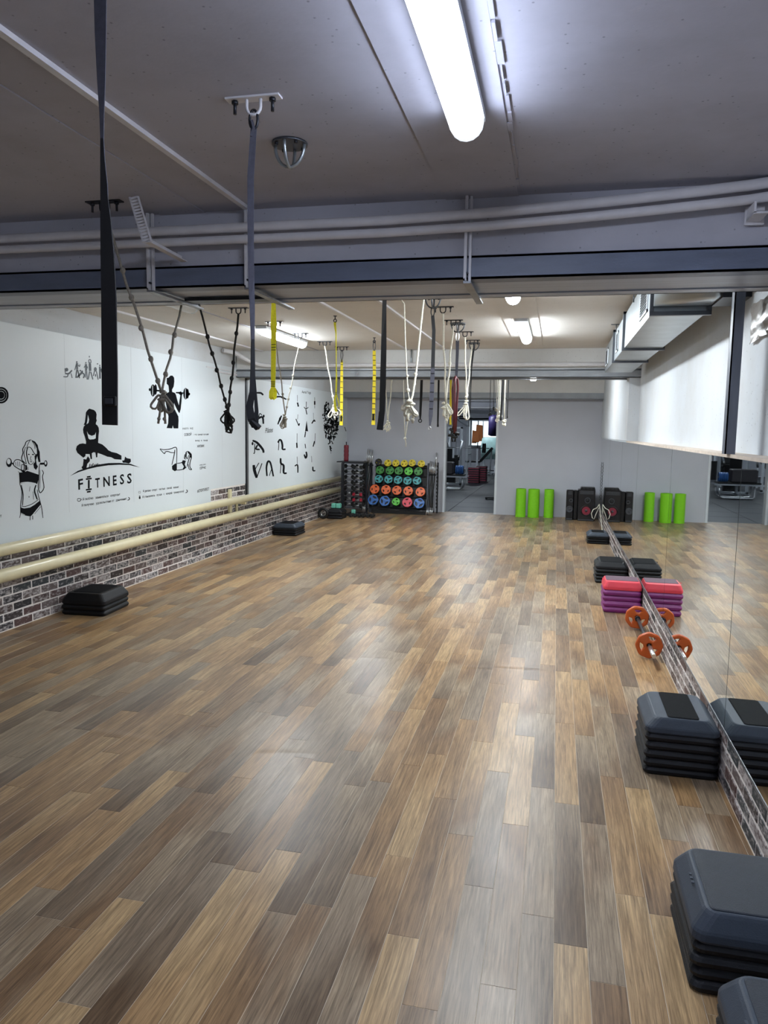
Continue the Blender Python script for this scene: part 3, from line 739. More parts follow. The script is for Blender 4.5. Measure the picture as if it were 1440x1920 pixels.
# squatting woman logo
A = Art(120, 750, .104167)
A.fill([(455,155),(490,165),(540,180),(575,215),(588,260),(582,340),(592,370),(578,400),(572,435),(600,455),(625,500),(632,560),(622,640),(615,770),(690,800),(760,860),(800,905),(860,935),(950,955),(1035,1000),(1035,1075),(910,1065),(850,1030),(780,1020),(700,985),(605,950),(600,1030),(578,1035),(565,945),(530,940),(500,960),(505,1060),(480,1065),(462,975),(390,972),(385,1010),(350,1040),(300,1000),(240,950),(215,890),(230,830),(280,790),(340,780),(395,790),(400,750),(375,660),(350,590),(342,530),(355,480),(380,450),(355,448),(375,400),(388,300),(395,220),(425,180)])
A.fill([(430,1010),(465,1060),(465,1100),(420,1150),(405,1225),(380,1250),(330,1240),(315,1210),(340,1180),(350,1100),(350,1060),(400,1070)])
A.fill([(1100,1015),(1130,1045),(1200,1060),(1205,1110),(1170,1145),(1110,1130),(1060,1130),(1045,1090),(1085,1085)])
A.fill([(105,1370),(250,1275),(420,1215),(600,1165),(800,1135),(1000,1132),(1200,1150),(1370,1215),(1180,1172),(1000,1165),(800,1175),(600,1205),(430,1245),(260,1300)])
for k in range(7): A.line([(455 + k * 28, 1215 - k * 9), (470 + k * 28, 1150 + 12 * math.sin(k * 2.3))], 14)
A.fill([(430,265),(452,350),(440,410),(405,440),(420,380)], 1)
A.fill([(412,560),(440,620),(500,645),(555,625),(575,580),(570,690),(540,705),(465,712),(440,690)], 1)
A.done('wall_print', 'black silhouette of a side-squatting woman printed above the word FITNESS')
# barbell woman and target rings
A = Art(260, 690, .10941)
A.fill([(545,130),(580,130),(608,165),(612,230),(600,320),(572,370),(575,410),(620,425),(640,460),(665,560),(690,640),(700,560),(715,470),(690,440),(635,430),(640,415),(700,410),(720,400),(750,425),(760,430),(740,470),(735,560),(722,700),(700,775),(685,760),(640,680),(605,600),(605,680),(640,750),(680,830),(685,900),(678,1035),(600,1035),(585,985),(575,1035),(478,1030),(505,950),(510,830),(490,740),(465,600),(460,560),(430,660),(405,720),(385,680),(400,600),(380,540),(470,440),(520,410),(520,380),(510,300),(480,270),(480,170),(510,165)])
A.ell(805,440,42,100).ell(838,440,24,85).ell(864,446,18,24).ell(245,385,44,105).ell(290,370,24,92).ell(190,370,18,26)
A.line([(300,385),(460,395)], 26).line([(640,422),(770,430)], 22)
A.line([(800,350),(800,530)], 8, 1).line([(240,300),(240,470)], 8, 1)
A.done('wall_print', 'black silhouette of a woman holding a barbell on her shoulders')
A = Art(260, 690, .10941)
for pts in [[(365,1385),(430,1400),(530,1390),(620,1360),(650,1375),(655,1450),(650,1630)], [(365,1390),(440,1470),(455,1440),(500,1430),(560,1450),(620,1450)], [(620,1400),(610,1480),(570,1660)], [(655,1635),(740,1620),(760,1580)], [(650,1750),(740,1740),(820,1700)], [(800,1540),(810,1450),(850,1430),(890,1470),(905,1530),(880,1620),(880,1700),(910,1740),(865,1730),(850,1650)], [(830,1560),(870,1480)], [(790,1480),(785,1550),(810,1560)], [(830,1690),(850,1600),(880,1500)], [(820,1450),(815,1530),(840,1560)]]:
    A.line(pts, 11)
A.fill([(570,1680),(620,1640),(655,1630),(655,1750),(620,1770),(575,1740)]).fill([(740,1630),(770,1580),(810,1590),(790,1650),(815,1710),(770,1745),(750,1740),(775,1690)])
A.line([(845,1440),(890,1480),(895,1540)], 26)
A.done('wall_print', 'line drawing of a woman doing crunches with raised legs')
# woman with dumbbells
A = Art(0, 810, .09375)
A.fill([(385,815),(440,805),(520,790),(540,775),(770,850),(775,930),(745,1040),(700,1030),(560,1010),(420,1030),(400,1000)])
A.fill([(418,1500),(480,1530),(600,1510),(700,1450),(790,1370),(815,1450),(740,1540),(660,1640),(610,1690),(500,1670),(418,1630)])
A.fill([(620,155),(700,190),(755,260),(770,340),(795,400),(800,520),(810,600),(770,600),(745,480),(720,560),(735,650),(760,690),(720,760),(680,720),(665,640),(700,600),(690,480),(740,430),(735,330),(690,230)])
for pts, w in [([(620,155),(530,190),(500,260),(455,340),(460,420),(435,500),(440,560),(480,600),(520,640)],14), ([(560,300),(530,400),(545,520),(580,640)],16), ([(560,300),(620,320),(680,420),(740,480)],12), ([(510,300),(480,420),(500,520),(530,640)],11), ([(600,170),(560,240),(530,330)],9), ([(640,180),(690,260),(700,340)],9),
    ([(555,560),(590,640),(640,645),(680,590)],9), ([(560,445),(592,450)],20), ([(640,450),(680,452)],20), ([(595,580),(645,582)],12), ([(603,605),(638,604)],7), ([(622,480),(605,545),(632,550)],8),
    ([(270,620),(310,560),(380,555),(440,590),(480,640),(480,760),(420,760),(330,710),(275,665),(270,620)],14), ([(310,600),(320,680)],9), ([(350,590),(360,690)],9), ([(390,590),(400,690)],9),
    ([(435,650),(510,670),(500,780),(430,760),(435,650)],13), ([(790,640),(780,800),(775,960),(765,1100),(790,1200),(820,1208),(880,1110),(850,900),(870,820),(840,760)],13), ([(800,760),(800,960),(795,1130)],8), ([(800,635),(890,632)],40),
    ([(400,1050),(430,1150),(440,1250),(420,1400),(412,1500),(410,1640),(390,1720)],11), ([(720,1060),(690,1170),(720,1280),(745,1350)],22), ([(745,1150),(770,1280),(830,1500),(860,1720)],11), ([(425,1060),(462,1250),(450,1470)],14), ([(600,1090),(588,1190)],8), ([(660,1190),(672,1350)],9), ([(580,1285),(580,1312)],14), ([(603,1690),(600,1765)],14), ([(652,1670),(655,1750)],13), ([(430,1480),(500,1490),(640,1440),(770,1350)],10), ([(385,815),(395,900),(400,1050)],12), ([(240,620),(275,650)],26), ([(560,700),(570,760)],8), ([(360,790),(420,830)],10), ([(520,660),(535,760)],34), ([(690,1640),(815,1490)],9)]:
    A.line(pts, w)
A.ell(182,612,58,92).ell(915,630,34,64)
A.ell(175,590,38,55,1).ell(912,618,18,34,1)
A.fill([(420,755),(500,775),(495,818),(430,792)])
A.line([(545,765),(770,845)], 14, 1).line([(420,1018),(560,1006),(720,1032)], 14, 1).line([(425,1505),(500,1518),(640,1470),(785,1375)], 12, 1).line([(500,1660),(418,1622)], 9, 1)
A.done('wall_print', 'line drawing of a long-haired woman lifting two dumbbells')
# row of exercising figures
A = Art(110, 660, .0625)
for pts, w in [([(190,490),(200,620)],30), ([(190,640),(300,650),(400,545)],38), ([(280,660),(260,740),(140,740)],26), ([(370,640),(405,780)],26), ([(550,330),(555,520)],56), ([(530,360),(505,460),(480,545)],20), ([(580,390),(625,435),(640,370)],18), ([(550,520),(530,640),(515,780)],30), ([(570,530),(600,650),(625,790)],28), ([(700,560),(690,620),(540,770)],46), ([(690,610),(770,680),(740,785)],30), ([(820,360),(825,560)],60), ([(760,470),(800,410)],22), ([(870,490),(850,420)],22), ([(812,560),(795,770)],28), ([(842,570),(855,825)],28), ([(905,340),(905,250),(935,215)],20), ([(968,340),(966,260),(940,215)],20), ([(935,350),(945,570)],74), ([(928,580),(885,825)],34), ([(962,590),(1025,825)],34), ([(1075,570),(1040,720)],30), ([(1130,570),(1185,830)],30), ([(1235,440),(1240,800)],52), ([(1260,500),(1340,700),(1380,830)],40)]:
    A.line(pts, w)
A.ell(240,530,50,56).ell(545,302,22,30).ell(650,560,26,26).ell(818,325,20,26).ell(935,335,22,30).ell(920,140,14,30).ell(1100,520,46,66).ell(1105,700,18,46).ell(1235,405,20,26).ell(1165,355,22,20)
A.done('wall_print', 'small grey row of exercising figures printed beside the wide black strap', M_INKG)
# target rings at left frame edge
def ring_art(cx, cy, r, w):
    A = Art(0, 0, 1); A.line([(cx + r * math.cos(2 * PI * k / 16), cy + r * 1.1 * math.sin(2 * PI * k / 16)) for k in range(17)], w, taper=False); return A
A = ring_art(2, 741, 12.5, 2.6); A.line([(2 + 8.6 * math.cos(2 * PI * k / 16), 741 + 9.4 * math.sin(2 * PI * k / 16)) for k in range(17)], 2.4, taper=False); A.ell(2, 741, 6.5, 7)
A.done('wall_print', 'black ringed round emblem printed at the left edge of the wall')
# pilates and yoga poses
PO = [('bending lunge pose, upper row under the script word', [([(130,1210),(200,1240),(260,1300),(320,1380),(325,1430)],32), ([(170,1260),(165,1430),(145,1435)],13), ([(220,1290),(190,1360),(260,1370)],24)], [(130,1265,18,30)]),
 ('arched back pose on knees', [([(595,1230),(620,1195),(650,1220),(668,1300),(670,1365),(725,1365)],26), ([(605,1250),(595,1385)],12)], [(595,1235,18,20)]),
 ('V-shaped seated pose, lowest row', [([(150,1650),(165,1750),(205,1880)],40), ([(205,1880),(300,1620)],16), ([(175,1730),(245,1610)],14)], []),
 ('bridge arch pose, lowest row', [([(390,1850),(380,1700),(400,1600),(430,1585),(460,1640),(505,1855)],26), ([(430,1845),(470,1730)],12)], []),
 ('upright kneeling pose, lowest row', [([(635,1530),(640,1620),(690,1660),(690,1790),(745,1795)],28), ([(640,1630),(630,1800)],12)], [(632,1550,12,26)]),
 ('flying leg pose behind the knotted yellow strap', [([(540,430),(630,420),(740,470)],22), ([(540,270),(610,390)],16)], [(670,430,22,26)]),
 ('stretched leg showing right of the black strap', [([(200,350),(280,355),(322,392)],26)], []),
 ('crouching pose right of the black strap loop', [([(190,880),(240,810),(310,790),(325,910)],28), ([(240,800),(262,720),(300,760)],12)], [(330,770,18,26)]),
 ('kneeling pose behind the knotted grey rope', [([(585,920),(620,830),(655,760)],22)], [(625,820,18,32)])]
for lab, ls, es in PO:
    A = Art(460, 700, .104167)
    for pts, w in ls: A.line(pts, w)
    for e_ in es: A.ell(*e_)
    A.done('pose_print', 'black print of a ' + lab, group='pilates poses')
AE = [('curled figure on a silk, top left', [([(935,390),(938,510)],6), ([(938,525),(955,600)],26)]), ('figure with spread legs on a silk, top middle', [([(1098,510),(1095,640)],11), ([(1055,605),(1090,640),(1135,610)],11), ([(1090,650),(1108,740)],16)]), ('upright figure on a silk, top right', [([(1248,430),(1248,630)],7), ([(1248,500),(1248,565)],26)]),
 ('reclining figure in a silk, second row left', [([(945,740),(940,830)],6), ([(910,820),(960,940)],15), ([(975,900),(960,945)],22)]), ('figure on a trapeze, second row right', [([(1225,710),(1230,830)],5), ([(1195,905),(1240,840),(1252,872)],18)]),
 ('hanging figure, third row left', [([(932,1080),(930,1350)],7), ([(925,1250),(930,1340)],24)]), ('figure curled in a hoop, third row middle', [([(1075,1270),(1085,1350)],13), ([(1060,1460),(1085,1525),(1105,1480),(1095,1410)],24)]), ('hanging figure, third row right', [([(1258,1080),(1250,1280)],7), ([(1245,1220),(1220,1320)],18)]),
 ('twisting figure, lowest row left', [([(932,1500),(935,1640)],7), ([(890,1670),(940,1650),(945,1790)],19)]), ('sitting figure, lowest row right', [([(1190,1490),(1195,1600)],6), ([(1215,1680),(1220,1750),(1260,1750)],20)])]
for lab, ls in AE:
    A = Art(460, 700, .104167)
    for pts, w in ls: A.line(pts, w)
    A.done('pose_print', 'small aerial yoga print: ' + lab, group='aerial yoga poses')
A = Art(460, 700, .104167); A.fill([(1103,850),(1130,1045),(1075,1040)]).line([(1085,1045),(1070,1150)], 18)
A.done('pose_print', 'small aerial yoga print: black cone-shaped silk with a figure below it', group='aerial yoga poses')
# heart made of small figures
A = Art(590, 720, .07293)
HP = [(300,440),(350,470),(390,640),(440,800),(500,600),(560,590),(605,700),(610,1100),(570,1280),(500,1440),(430,1640),(420,1700),(400,1640),(340,1440),(270,1340),(235,1100),(220,800),(240,640),(270,480)]
def inside(x, y, P2):
    c = False; j = len(P2) - 1
    for i in range(len(P2)):
        if (P2[i][1] > y) != (P2[j][1] > y) and x < (P2[j][0] - P2[i][0]) * (y - P2[i][1]) / (P2[j][1] - P2[i][1]) + P2[i][0]: c = not c
        j = i
    return c
pr = random.Random(3); cnt = 0
while cnt < 190:
    x, y = pr.uniform(220, 610), pr.uniform(440, 1700)
    if not inside(x, y, HP): continue
    a = pr.uniform(0, PI); l = pr.uniform(25, 75)
    A.line([(x - l * .35 * math.cos(a), y - l * math.sin(a)), (x + pr.uniform(-20, 20), y), (x + l * .35 * math.cos(a) + pr.uniform(-18, 18), y + l * math.sin(a))], pr.uniform(12, 30)); cnt += 1
A.line([(415,1640),(420,1790)], 8)
A.done('wall_print', 'heart-shaped cluster of tiny black figures printed near the far corner')
A = Art(590, 720, .07293); A.line([(770,1105),(806,1215)], 16); A.done('wall_print', 'short black dash printed beside the far corner')
# lettering
def text_art(name, s, pl, pr_, hpx, label, bold=False, mt=None, shear=0, parent=None):
    """text from pixel pl (left of baseline) to pr_ (right of baseline), capital height hpx at the left"""
    cu = bpy.data.curves.new('t', 'FONT'); cu.body = s; cu.size = 1; cu.shear = shear
    cu.offset = .022 if bold else .010
    cu.resolution_u = 2
    ob = bpy.data.objects.new('t', cu); COL.objects.link(ob)
    me = bpy.data.meshes.new_from_object(ob.evaluated_get(bpy.context.evaluated_depsgraph_get()))
    bpy.data.objects.remove(ob)
    xs_ = [v.co.x for v in me.vertices]; x0, x1 = min(xs_), max(xs_)
    a, b_ = wallpt(*pl), wallpt(*pr_); top = wallpt(pl[0], pl[1] - hpx)
    hz = (top.z - a.z) / .70
    mb = MB()
    vs = []
    for v in me.vertices:
        u = (v.co.x - x0) / (x1 - x0)
        vs.append(Vector((a.x, a.y + (b_.y - a.y) * u, a.z + (b_.z - a.z) * u + v.co.y * hz)))
    mb.add(vs, [tuple(p.vertices) for p in me.polygons])
    return mb
def lettering(s, pl, pr_, hpx, label, **k):
    solo('wall_lettering', text_art('t', s, pl, pr_, hpx, label, **k), k.get('mt') or M_INK, label=label, cat='lettering')
FIT = []
mb = text_art('F', 'F', (147, 918), (156, 916), 19, '', bold=True)
for ch, x0, x1, yb_, hh in [('T',179,187.5,914.5,17.5), ('N',194,206,912.5,18), ('E',212,219,910,18), ('S',225,233,908,18), ('S',238.5,247,906.5,18)]:
    m2 = text_art(ch, ch, (x0, yb_), (x1, yb_ - (x1 - x0) * .16), hh, '', bold=True); FIT.append(m2)
A = Art(0, 0, 1)
A.fill([(163,893),(170,892),(170,895),(163,896)]).fill([(161,897),(172,895.5),(172,898.5),(161,900)]).fill([(164.8,900),(168.2,900),(168.2,916),(164.8,916)]).fill([(161,917),(172,915.5),(172,918.5),(161,920)]).fill([(163,921),(170,920),(170,923),(163,924)])
fo = mb.v[0].copy()
t = root('wall_lettering', fo, 'large black word FITNESS with a dumbbell for the letter I', 'lettering')
for m2 in [mb] + FIT: make('letter', m2, M_INK, t, fo)
dl = make('dumbbell_letter', A.mb[0], M_INK, t, fo)
lettering('Я люблю   заниматься   спортом!', (155, 938.5), (225, 929), 4.6, 'small Cyrillic line directly under the word FITNESS')
lettering('Я получаю   удовольствие от   движения!', (153, 950), (237, 937), 4.6, 'small Cyrillic second line under the word FITNESS')
lettering('Я делаю  спорт   частью   своей   жизни!', (268, 923), (335, 914.5), 4.0, 'small Cyrillic upper line under the crunching woman')
lettering('Я становлюсь   лучше   с   каждой   тренировкой!', (267, 934), (345, 922.5), 4.0, 'small Cyrillic lower line under the crunching woman')
lettering('#СПОРТАРЕСТ', (370, 923.5), (392, 919), 5.0, 'black hashtag word beside the upper brick patch', bold=True)
lettering('РАБОТА   НАД', (342.5, 805.5), (362, 804.5), 3.2, 'tiny top line of the Cyrillic slogan beside the barbell woman')
lettering('СОБОЙ', (345.5, 817.5), (359, 816.5), 4.6, 'bold first word in slogan line two', bold=True)
lettering('- это  самый  лучший', (363, 816.5), (391, 815.5), 3.0, 'tiny words to the right of the bold first slogan word')
lettering('вклад   в   твоей', (366, 827.5), (389, 827), 3.0, 'tiny third line of the Cyrillic slogan')
lettering('ЖИЗНИ.', (369.5, 839), (383.5, 838), 4.4, 'bold last word of the Cyrillic slogan', bold=True)
lettering('начни  прямо', (374.5, 873), (386, 871.5), 2.4, 'tiny line above the bold word near the crunching woman')
lettering('СЕЙЧАС', (374.5, 880), (386, 878.5), 4.2, 'small bold Cyrillic word right of the crunching woman', bold=True)
lettering('Aerial Yoga', (566, 737), (583, 738.5), 5.0, 'words Aerial Yoga above the small hanging figures')
lettering('Pilates', (497, 812), (512, 810), 9.5, 'script word Pilates between the pose prints', shear=.35)
lettering('т', (0, 970), (3.4, 969.6), 5.5, 'single letter cut off by the left edge of the frame')
# small icons beside the lines of text
for px, py, lab in [(148.5, 937, 'tiny hand icon before the first line under FITNESS'), (241, 935, 'tiny flexed arm icon after the second line under FITNESS'), (261.5, 923, 'tiny sun icon before the line under the crunching woman'), (262, 932.5, 'tiny kettlebell icon before the lower line of text'), (349.5, 921, 'tiny flexed arm icon after the lower line of text')]:
    A = Art(px, py, 1)
    if 'kettlebell' in lab: A.ell(0, 1, 1.7, 2.2).line([(-1, -1), (0, -3), (1, -1)], .8)
    elif 'sun' in lab:
        for k in range(6): A.line([(1.2 * math.cos(k * 1.05), 1.2 * math.sin(k * 1.05)), (2.6 * math.cos(k * 1.05), 2.6 * math.sin(k * 1.05))], .7)
    elif 'arm' in lab: A.line([(-2, 3), (1, 2), (1.8, -1), (-.4, -2.6)], 1.1)
    else: A.line([(-4, 0), (-2, -2), (1, -2), (4, -1)], .9).line([(-4, 1), (-1, 3), (2, 2), (4, -1)], .9)
    A.done('icon_print', lab, cat='icon')

# ================================================================== STEP PLATFORMS
def riser_mb(lx, ly, h, r=.03):
    prof = [(0, .010), (.25, .002), (.55, .0), (.8, .006), (1.0, .014)]
    return MB().loft([rrect(-lx / 2 + i, lx / 2 - i, -ly / 2 + i, ly / 2 - i, h * t_, r) for t_, i in prof])
def deck_mb(lx, ly, h, r=.035, fx=.05, fy=.034):
    prof = [(0, .14), (.10, .0), (.34, .03), (.44, .12), (.88, .72), (.97, .88), (1.0, 1.0)]
    return MB().loft([rrect(-lx / 2 + fx * i, lx / 2 - fx * i, -ly / 2 + fy * i, ly / 2 - fy * i, h * t_, r) for t_, i in prof])
def step_stack(loc, lx, ly, nr, rh, dh, rz, names, mats, what, matdims, group, fx=.05, fy=.034):
    """nr risers under one deck; each piece can be lifted away"""
    body, rmat, mmat = mats
    ords = ['lowest', 'second from the floor', 'third from the floor', 'fourth from the floor', 'fifth from the floor', 'sixth from the floor']
    z = loc[2]; m_r = None
    for k in range(nr):
        lab = '%s riser of %s, %s' % (names[1], what, ords[k])
        t = root('step_riser', (loc[0] + rng.uniform(-.004, .004), loc[1] + rng.uniform(-.005, .005), z), lab, 'step riser', group, rz + rng.uniform(-.008, .008))
        if m_r is None:
            me = riser_mb(lx, ly, rh).mesh('riser_frame'); fixn(me); me.materials.append(rmat)
            me2 = MB().loft([rrect(-lx / 2 + .02, lx / 2 - .02, -ly / 2 + .02, ly / 2 - .02, rh * .93, .02), rrect(-lx / 2 + .02, lx / 2 - .02, -ly / 2 + .02, ly / 2 - .02, rh - .0005, .02)]).mesh('riser_lip'); fixn(me2); me2.materials.append(rmat); m_r = (me, me2)
        link(bpy.data.objects.new('riser_frame', m_r[0]), t); link(bpy.data.objects.new('riser_lip', m_r[1]), t)
        z += rh + .0006
    lab = '%s step platform on top of %s' % (names[0], what)
    t = root('step_platform', (loc[0], loc[1], z), lab, 'step platform', group, rz)
    me = deck_mb(lx, ly, dh, .035, fx, fy).mesh('deck'); fixn(me); me.materials.append(body); link(bpy.data.objects.new('deck', me), t)
    x0, x1, y0, y1 = matdims
    mb = MB().loft([rrect(x0, x1, y0, y1, dh - .004, .015), rrect(x0, x1, y0, y1, dh + .002, .015), rrect(x0 + .004, x1 - .004, y0 + .004, y1 - .004, dh + .004, .013)])
    make('top_mat', mb, mmat, t)
    mb = MB()
    for k in range(3):
        mb.box(x0 - .03, x0 - .022, -.03 + k * .022, -.018 + k * .022, dh * .93, dh * .965)
    make('grip_mark', mb, body, t)
    return z + dh
# right row along the mirror
hx = .168
def right_stack(yc, ly, nr, rh, dh, mats, names, what, md, lx=.334, dx=0, fx=.05, fy=.034):
    return step_stack((XR - .002 - lx / 2 + dx - .004, yc, .0005), lx, ly, nr, rh, dh, 0, names, mats, what, md, 'step stacks', fx, fy)
blk = (M_STEP, M_STEP, M_STEPM); slate = (M_STEPG, M_STEP, M_STEPM)
right_stack(11.27, .40, 3, .033, .062, slate, ('slate grey', 'black'), 'the farthest stack by the mirror', (-.085, .085, -.14, .14), .31)
right_stack(8.38, .42, 4, .038, .074, blk, ('black', 'black'), 'the stack behind the pink one', (-.112, .112, -.172, .172))
right_stack(6.99, .32, 4, .051, .072, (M_RED, M_PURPLE, M_PMAT), ('pinkish red', 'purple'), 'the pink and purple stack by the mirror', (-.138, .143, -.075, .138), fx=.02, fy=.014)
right_stack(3.77, .42, 5, .040, .072, slate, ('slate grey', 'black'), 'the tall stack nearest the barbell', (-.065, .075, -.176, .176), fy=.03)
right_stack(2.335, .40, 4, .038, .085, (M_STEPG, M_STEP, M_STEPM2), ('broad dark slate', 'black'), 'the big stack at lower right of frame', (-.128, .125, -.163, .163), .36, fx=.046, fy=.03)
right_stack(1.745, .42, 4, .036, .085, (M_STEPG, M_STEP, M_STEPM2), ('dark slate', 'black'), 'the stack cut off in the lower right corner', (-.112, .112, -.17, .17), fx=.046, fy=.03)
# left wall stacks
step_stack((-3.845, 5.64, .0005), .40, .44, 2, .045, .095, R(4), ('black', 'black'), blk, 'the low stack against the near brick wall', (-.125, .125, -.15, .15), 'step stacks')
step_stack((-3.90, 10.62, .0005), .37, .44, 3, .036, .065, 0, ('dark slate', 'black'), (M_STEPG, M_STEP, M_STEPM), 'the far stack by the brick wall', (-.115, .115, -.16, .16), 'step stacks')
# far-left corner low stack with two mint blocks
step_stack((-3.80, 12.80, .0005), .30, .32, 2, .05, .075, 0, ('black', 'black'), blk, 'the corner stack under mint foam blocks', (-.09, .09, -.10, .10), 'step stacks')
for k, x in enumerate((-3.85, -3.765)):
    solo('foam_block', MB().bbox(x - .038, x + .038, 12.74, 12.86, .1825, .264, .008), M_MINT, label='mint green foam block on corner step stack, %s' % ('left one', 'right one'[:9])[k], cat='foam block', group='mint foam blocks')
solo('foam_block', MB().bbox(-3.64, -3.57, 13.19, 13.26, .0405, .12, .008).xf(Matrix.Identity(4)), M_MINT, label='mint green foam block behind the dumbbell rack post', cat='foam block', group='mint foam blocks')

# ================================================================== BARBELL WITH RUST PLATES
def poly(n, r, a0=0, sq=1.0): return [(r * math.cos(a0 + 2 * PI * k / n), sq * r * math.sin(a0 + 2 * PI * k / n)) for k in range(n)]
def round_poly(n, r, a0=0, cut=.18, st=2):
    """n-gon with rounded corners"""
    c = poly(n, r, a0); out = []
    for i in range(n):
        p, q, s = Vector(c[i - 1]), Vector(c[i]), Vector(c[(i + 1) % n])
        a, b_ = q.lerp(p, cut), q.lerp(s, cut)
        for k in range(st + 1):
            t_ = k / st; out.append(tuple(a.lerp(q, t_).lerp(q.lerp(b_, t_), t_)))
    return out
def slot(r0, r1, half, a, n=5):
    pts = []
    for k in range(n): t_ = a - half + 2 * half * k / (n - 1); pts.append((r1 * math.cos(t_), r1 * math.sin(t_)))
    for k in range(n): t_ = a + half * .62 - 1.24 * half * k / (n - 1); pts.append((r0 * math.cos(t_), r0 * math.sin(t_)))
    return pts
def plate_mesh(n, r, th, style, bore=.10):
    if style == 'tri': holes = [slot(.30 * r, .78 * r, .82, PI / 2 + k * 2 * PI / 3) for k in range(3)]
    elif style == 'grip': holes = [slot(.36 * r, .80 * r, .60, PI / 2 + k * 2 * PI / 3) for k in range(3)]
    else: holes = [slot(.44 * r, .76 * r, .42, PI / 2 + k * 2 * PI / 3) for k in range(3)]
    return curve_mesh('plate', [round_poly(n, r, PI / n, .22), *holes, poly(10, bore * r)], th / 2, th * .22)
ym = Matrix.Rotation(PI / 2, 4, 'X')
bx_, bz_ = .700, .1005
t = root('barbell', (bx_, 5.9, 0), 'short black barbell lying along the mirror between two rust plates', 'barbell')
o_ = (bx_, 5.9, 0)
make('bar', MB().cyl((bx_, 5.22, bz_), (bx_, 6.46, bz_), .0125, 12), M_DARKSTEEL, t, o_)
make('sleeve', MB().cyl((bx_, 5.20, bz_), (bx_, 5.42, bz_), .0155, 12), M_CHROME, t, o_)
make('collar', MB().cyl((bx_, 5.515, bz_), (bx_, 5.54, bz_), .022, 12), M_DARKSTEEL, t, o_)
make('collar', MB().cyl((bx_, 6.235, bz_), (bx_, 6.26, bz_), .022, 12), M_DARKSTEEL, t, o_)
pmesh = plate_mesh(8, .0905, .034, 'grip', .26); pmesh.materials.append(M_ORANGEP)
for y, rr, lab in ((5.475, .35, 'rust orange weight plate on the near end of the barbell'), (6.30, .1, 'rust orange weight plate on the far end of the barbell')):
    tt = root('weight_plate', (bx_, y, bz_), lab, 'weight plate', 'plates on the barbell')
    o = bpy.data.objects.new('disc', pmesh); link(o, tt); o.matrix_local = Matrix.Rotation(rr, 4, 'Y') @ ym
    make('hub', MB().torus((0, 0, 0), .024, .006, 'y', 16, 6), M_CHROME, tt)

# ================================================================== SPEAKERS, ROLLS
def speaker(x0, x1, y0, y1, h, rw, label, cone, small):
    c = ((x0 + x1) / 2, (y0 + y1) / 2, 0); t = root('loudspeaker', c, label, 'loudspeaker', 'loudspeakers in the corner')
    xm = c[0]
    make('cabinet', MB().bbox(x0, x1, y0, y1, .0005, h, .01), M_SPK, t, c)
    zw = .19 if not small else .20
    make('woofer_ring', MB().torus((xm, y0 - .002, zw), rw * 1.15, .012, 'y', 28, 8), M_SPKG if small else M_SPK, t, c)
    wc = make('woofer_cone', MB().loft([[(xm + r_ * math.cos(2 * PI * k / 24), y, zw + r_ * math.sin(2 * PI * k / 24)) for k in range(24)] for r_, y in ((rw, y0 - .004), (rw * .55, y0 + .0), (rw * .3, y0 - .001))], True), cone, t, c)
    make('dust_cap', MB().ball((xm, y0 - .004, zw), rw * .33, 12, 6), M_SPKG, wc, c)
    zt = h * .66
    make('tweeter_ring', MB().torus((xm + .02, y0 - .002, zt), rw * .62, .008, 'y', 22, 6), M_SPKG, t, c)
    make('tweeter_cone', MB().ball((xm + .02, y0 + .002, zt), rw * .42, 14, 6, (1, .25, 1)), M_RUBBER, t, c)
    mb = MB()
    for k in range(5): mb.box(x0 + .03, x1 - .03, y0 - .004, y0 + .004, h - .08 + k * .013, h - .073 + k * .013)
    make('vent_grille', mb, M_SPKG, t, c)
    make('foot_trim', MB().box(x0 + .01, x1 - .01, y0 - .005, y0 + .01, .012, .03), M_SPKG, t, c)
    return t, c
speaker(.215, .345, 13.98, 14.16, .55, .045, 'narrow black loudspeaker with grey cone, left of the tall ones', M_SPKG, True)
t, c = speaker(.42, .72, 13.92, 14.20, .57, .075, 'tall black loudspeaker with glowing red woofer against the mirror', M_LED, False)
make('control_panel', MB().loft([rrect(.45, .72, 13.93, 14.19, .5695, .02), rrect(.47, .71, 13.96, 14.18, .612, .02)]), M_SPK, t, c)
make('panel_buttons', MB().box(.50, .53, 13.945, 13.953, .585, .595).box(.56, .60, 13.945, 13.953, .585, .595).box(.64, .66, 13.945, 13.953, .585, .595), M_SPKG, t, c)
solo('black_box', MB().bbox(.348, .417, 14.03, 14.18, .0005, .545, .008), M_SPK, label='slim black box wedged between the two loudspeakers', cat='box')
# cables by the mirror corner
mb = MB(); pts = []
for k in range(40):
    z = 1.08 - k * .017
    pts.append((XR - .014 + .004 * math.sin(k * 1.9), 13.6 + .006 * math.cos(k * 1.9), z))
solo('twisted_cable', mb.tube(pts, .004, 6).tube([(p[0] - .003 * math.sin(k * 2.9), p[1], p[2] + .004) for k, p in enumerate(pts)], .0035, 6), M_BROPE, label='black twisted cable hanging down at the mirror beside the speaker', cat='cable')
lp = [(XR - .03, 13.45, .36), (XR - .07, 13.4, .30), (XR - .13, 13.4, .27), (XR - .16, 13.4, .2), (XR - .14, 13.4, .12), (XR - .11, 13.4, .10), (XR - .075, 13.42, .2), (XR - .035, 13.44, .30)]
solo('white_cable', MB().tube(lp, .007, 6).tube([(XR - .03, 13.45, .36), (XR - .018, 13.3, .26), (XR - .016, 12.6, .02), (XR - .016, 12.1, .012)], .007, 6).tube([(XR - .026, 13.45, .34), (XR - .022, 13.1, .2), (XR - .02, 12.4, .012)], .006, 6), M_WROPE, label='loose white cable looped at the mirror foot before the speaker', cat='cable')
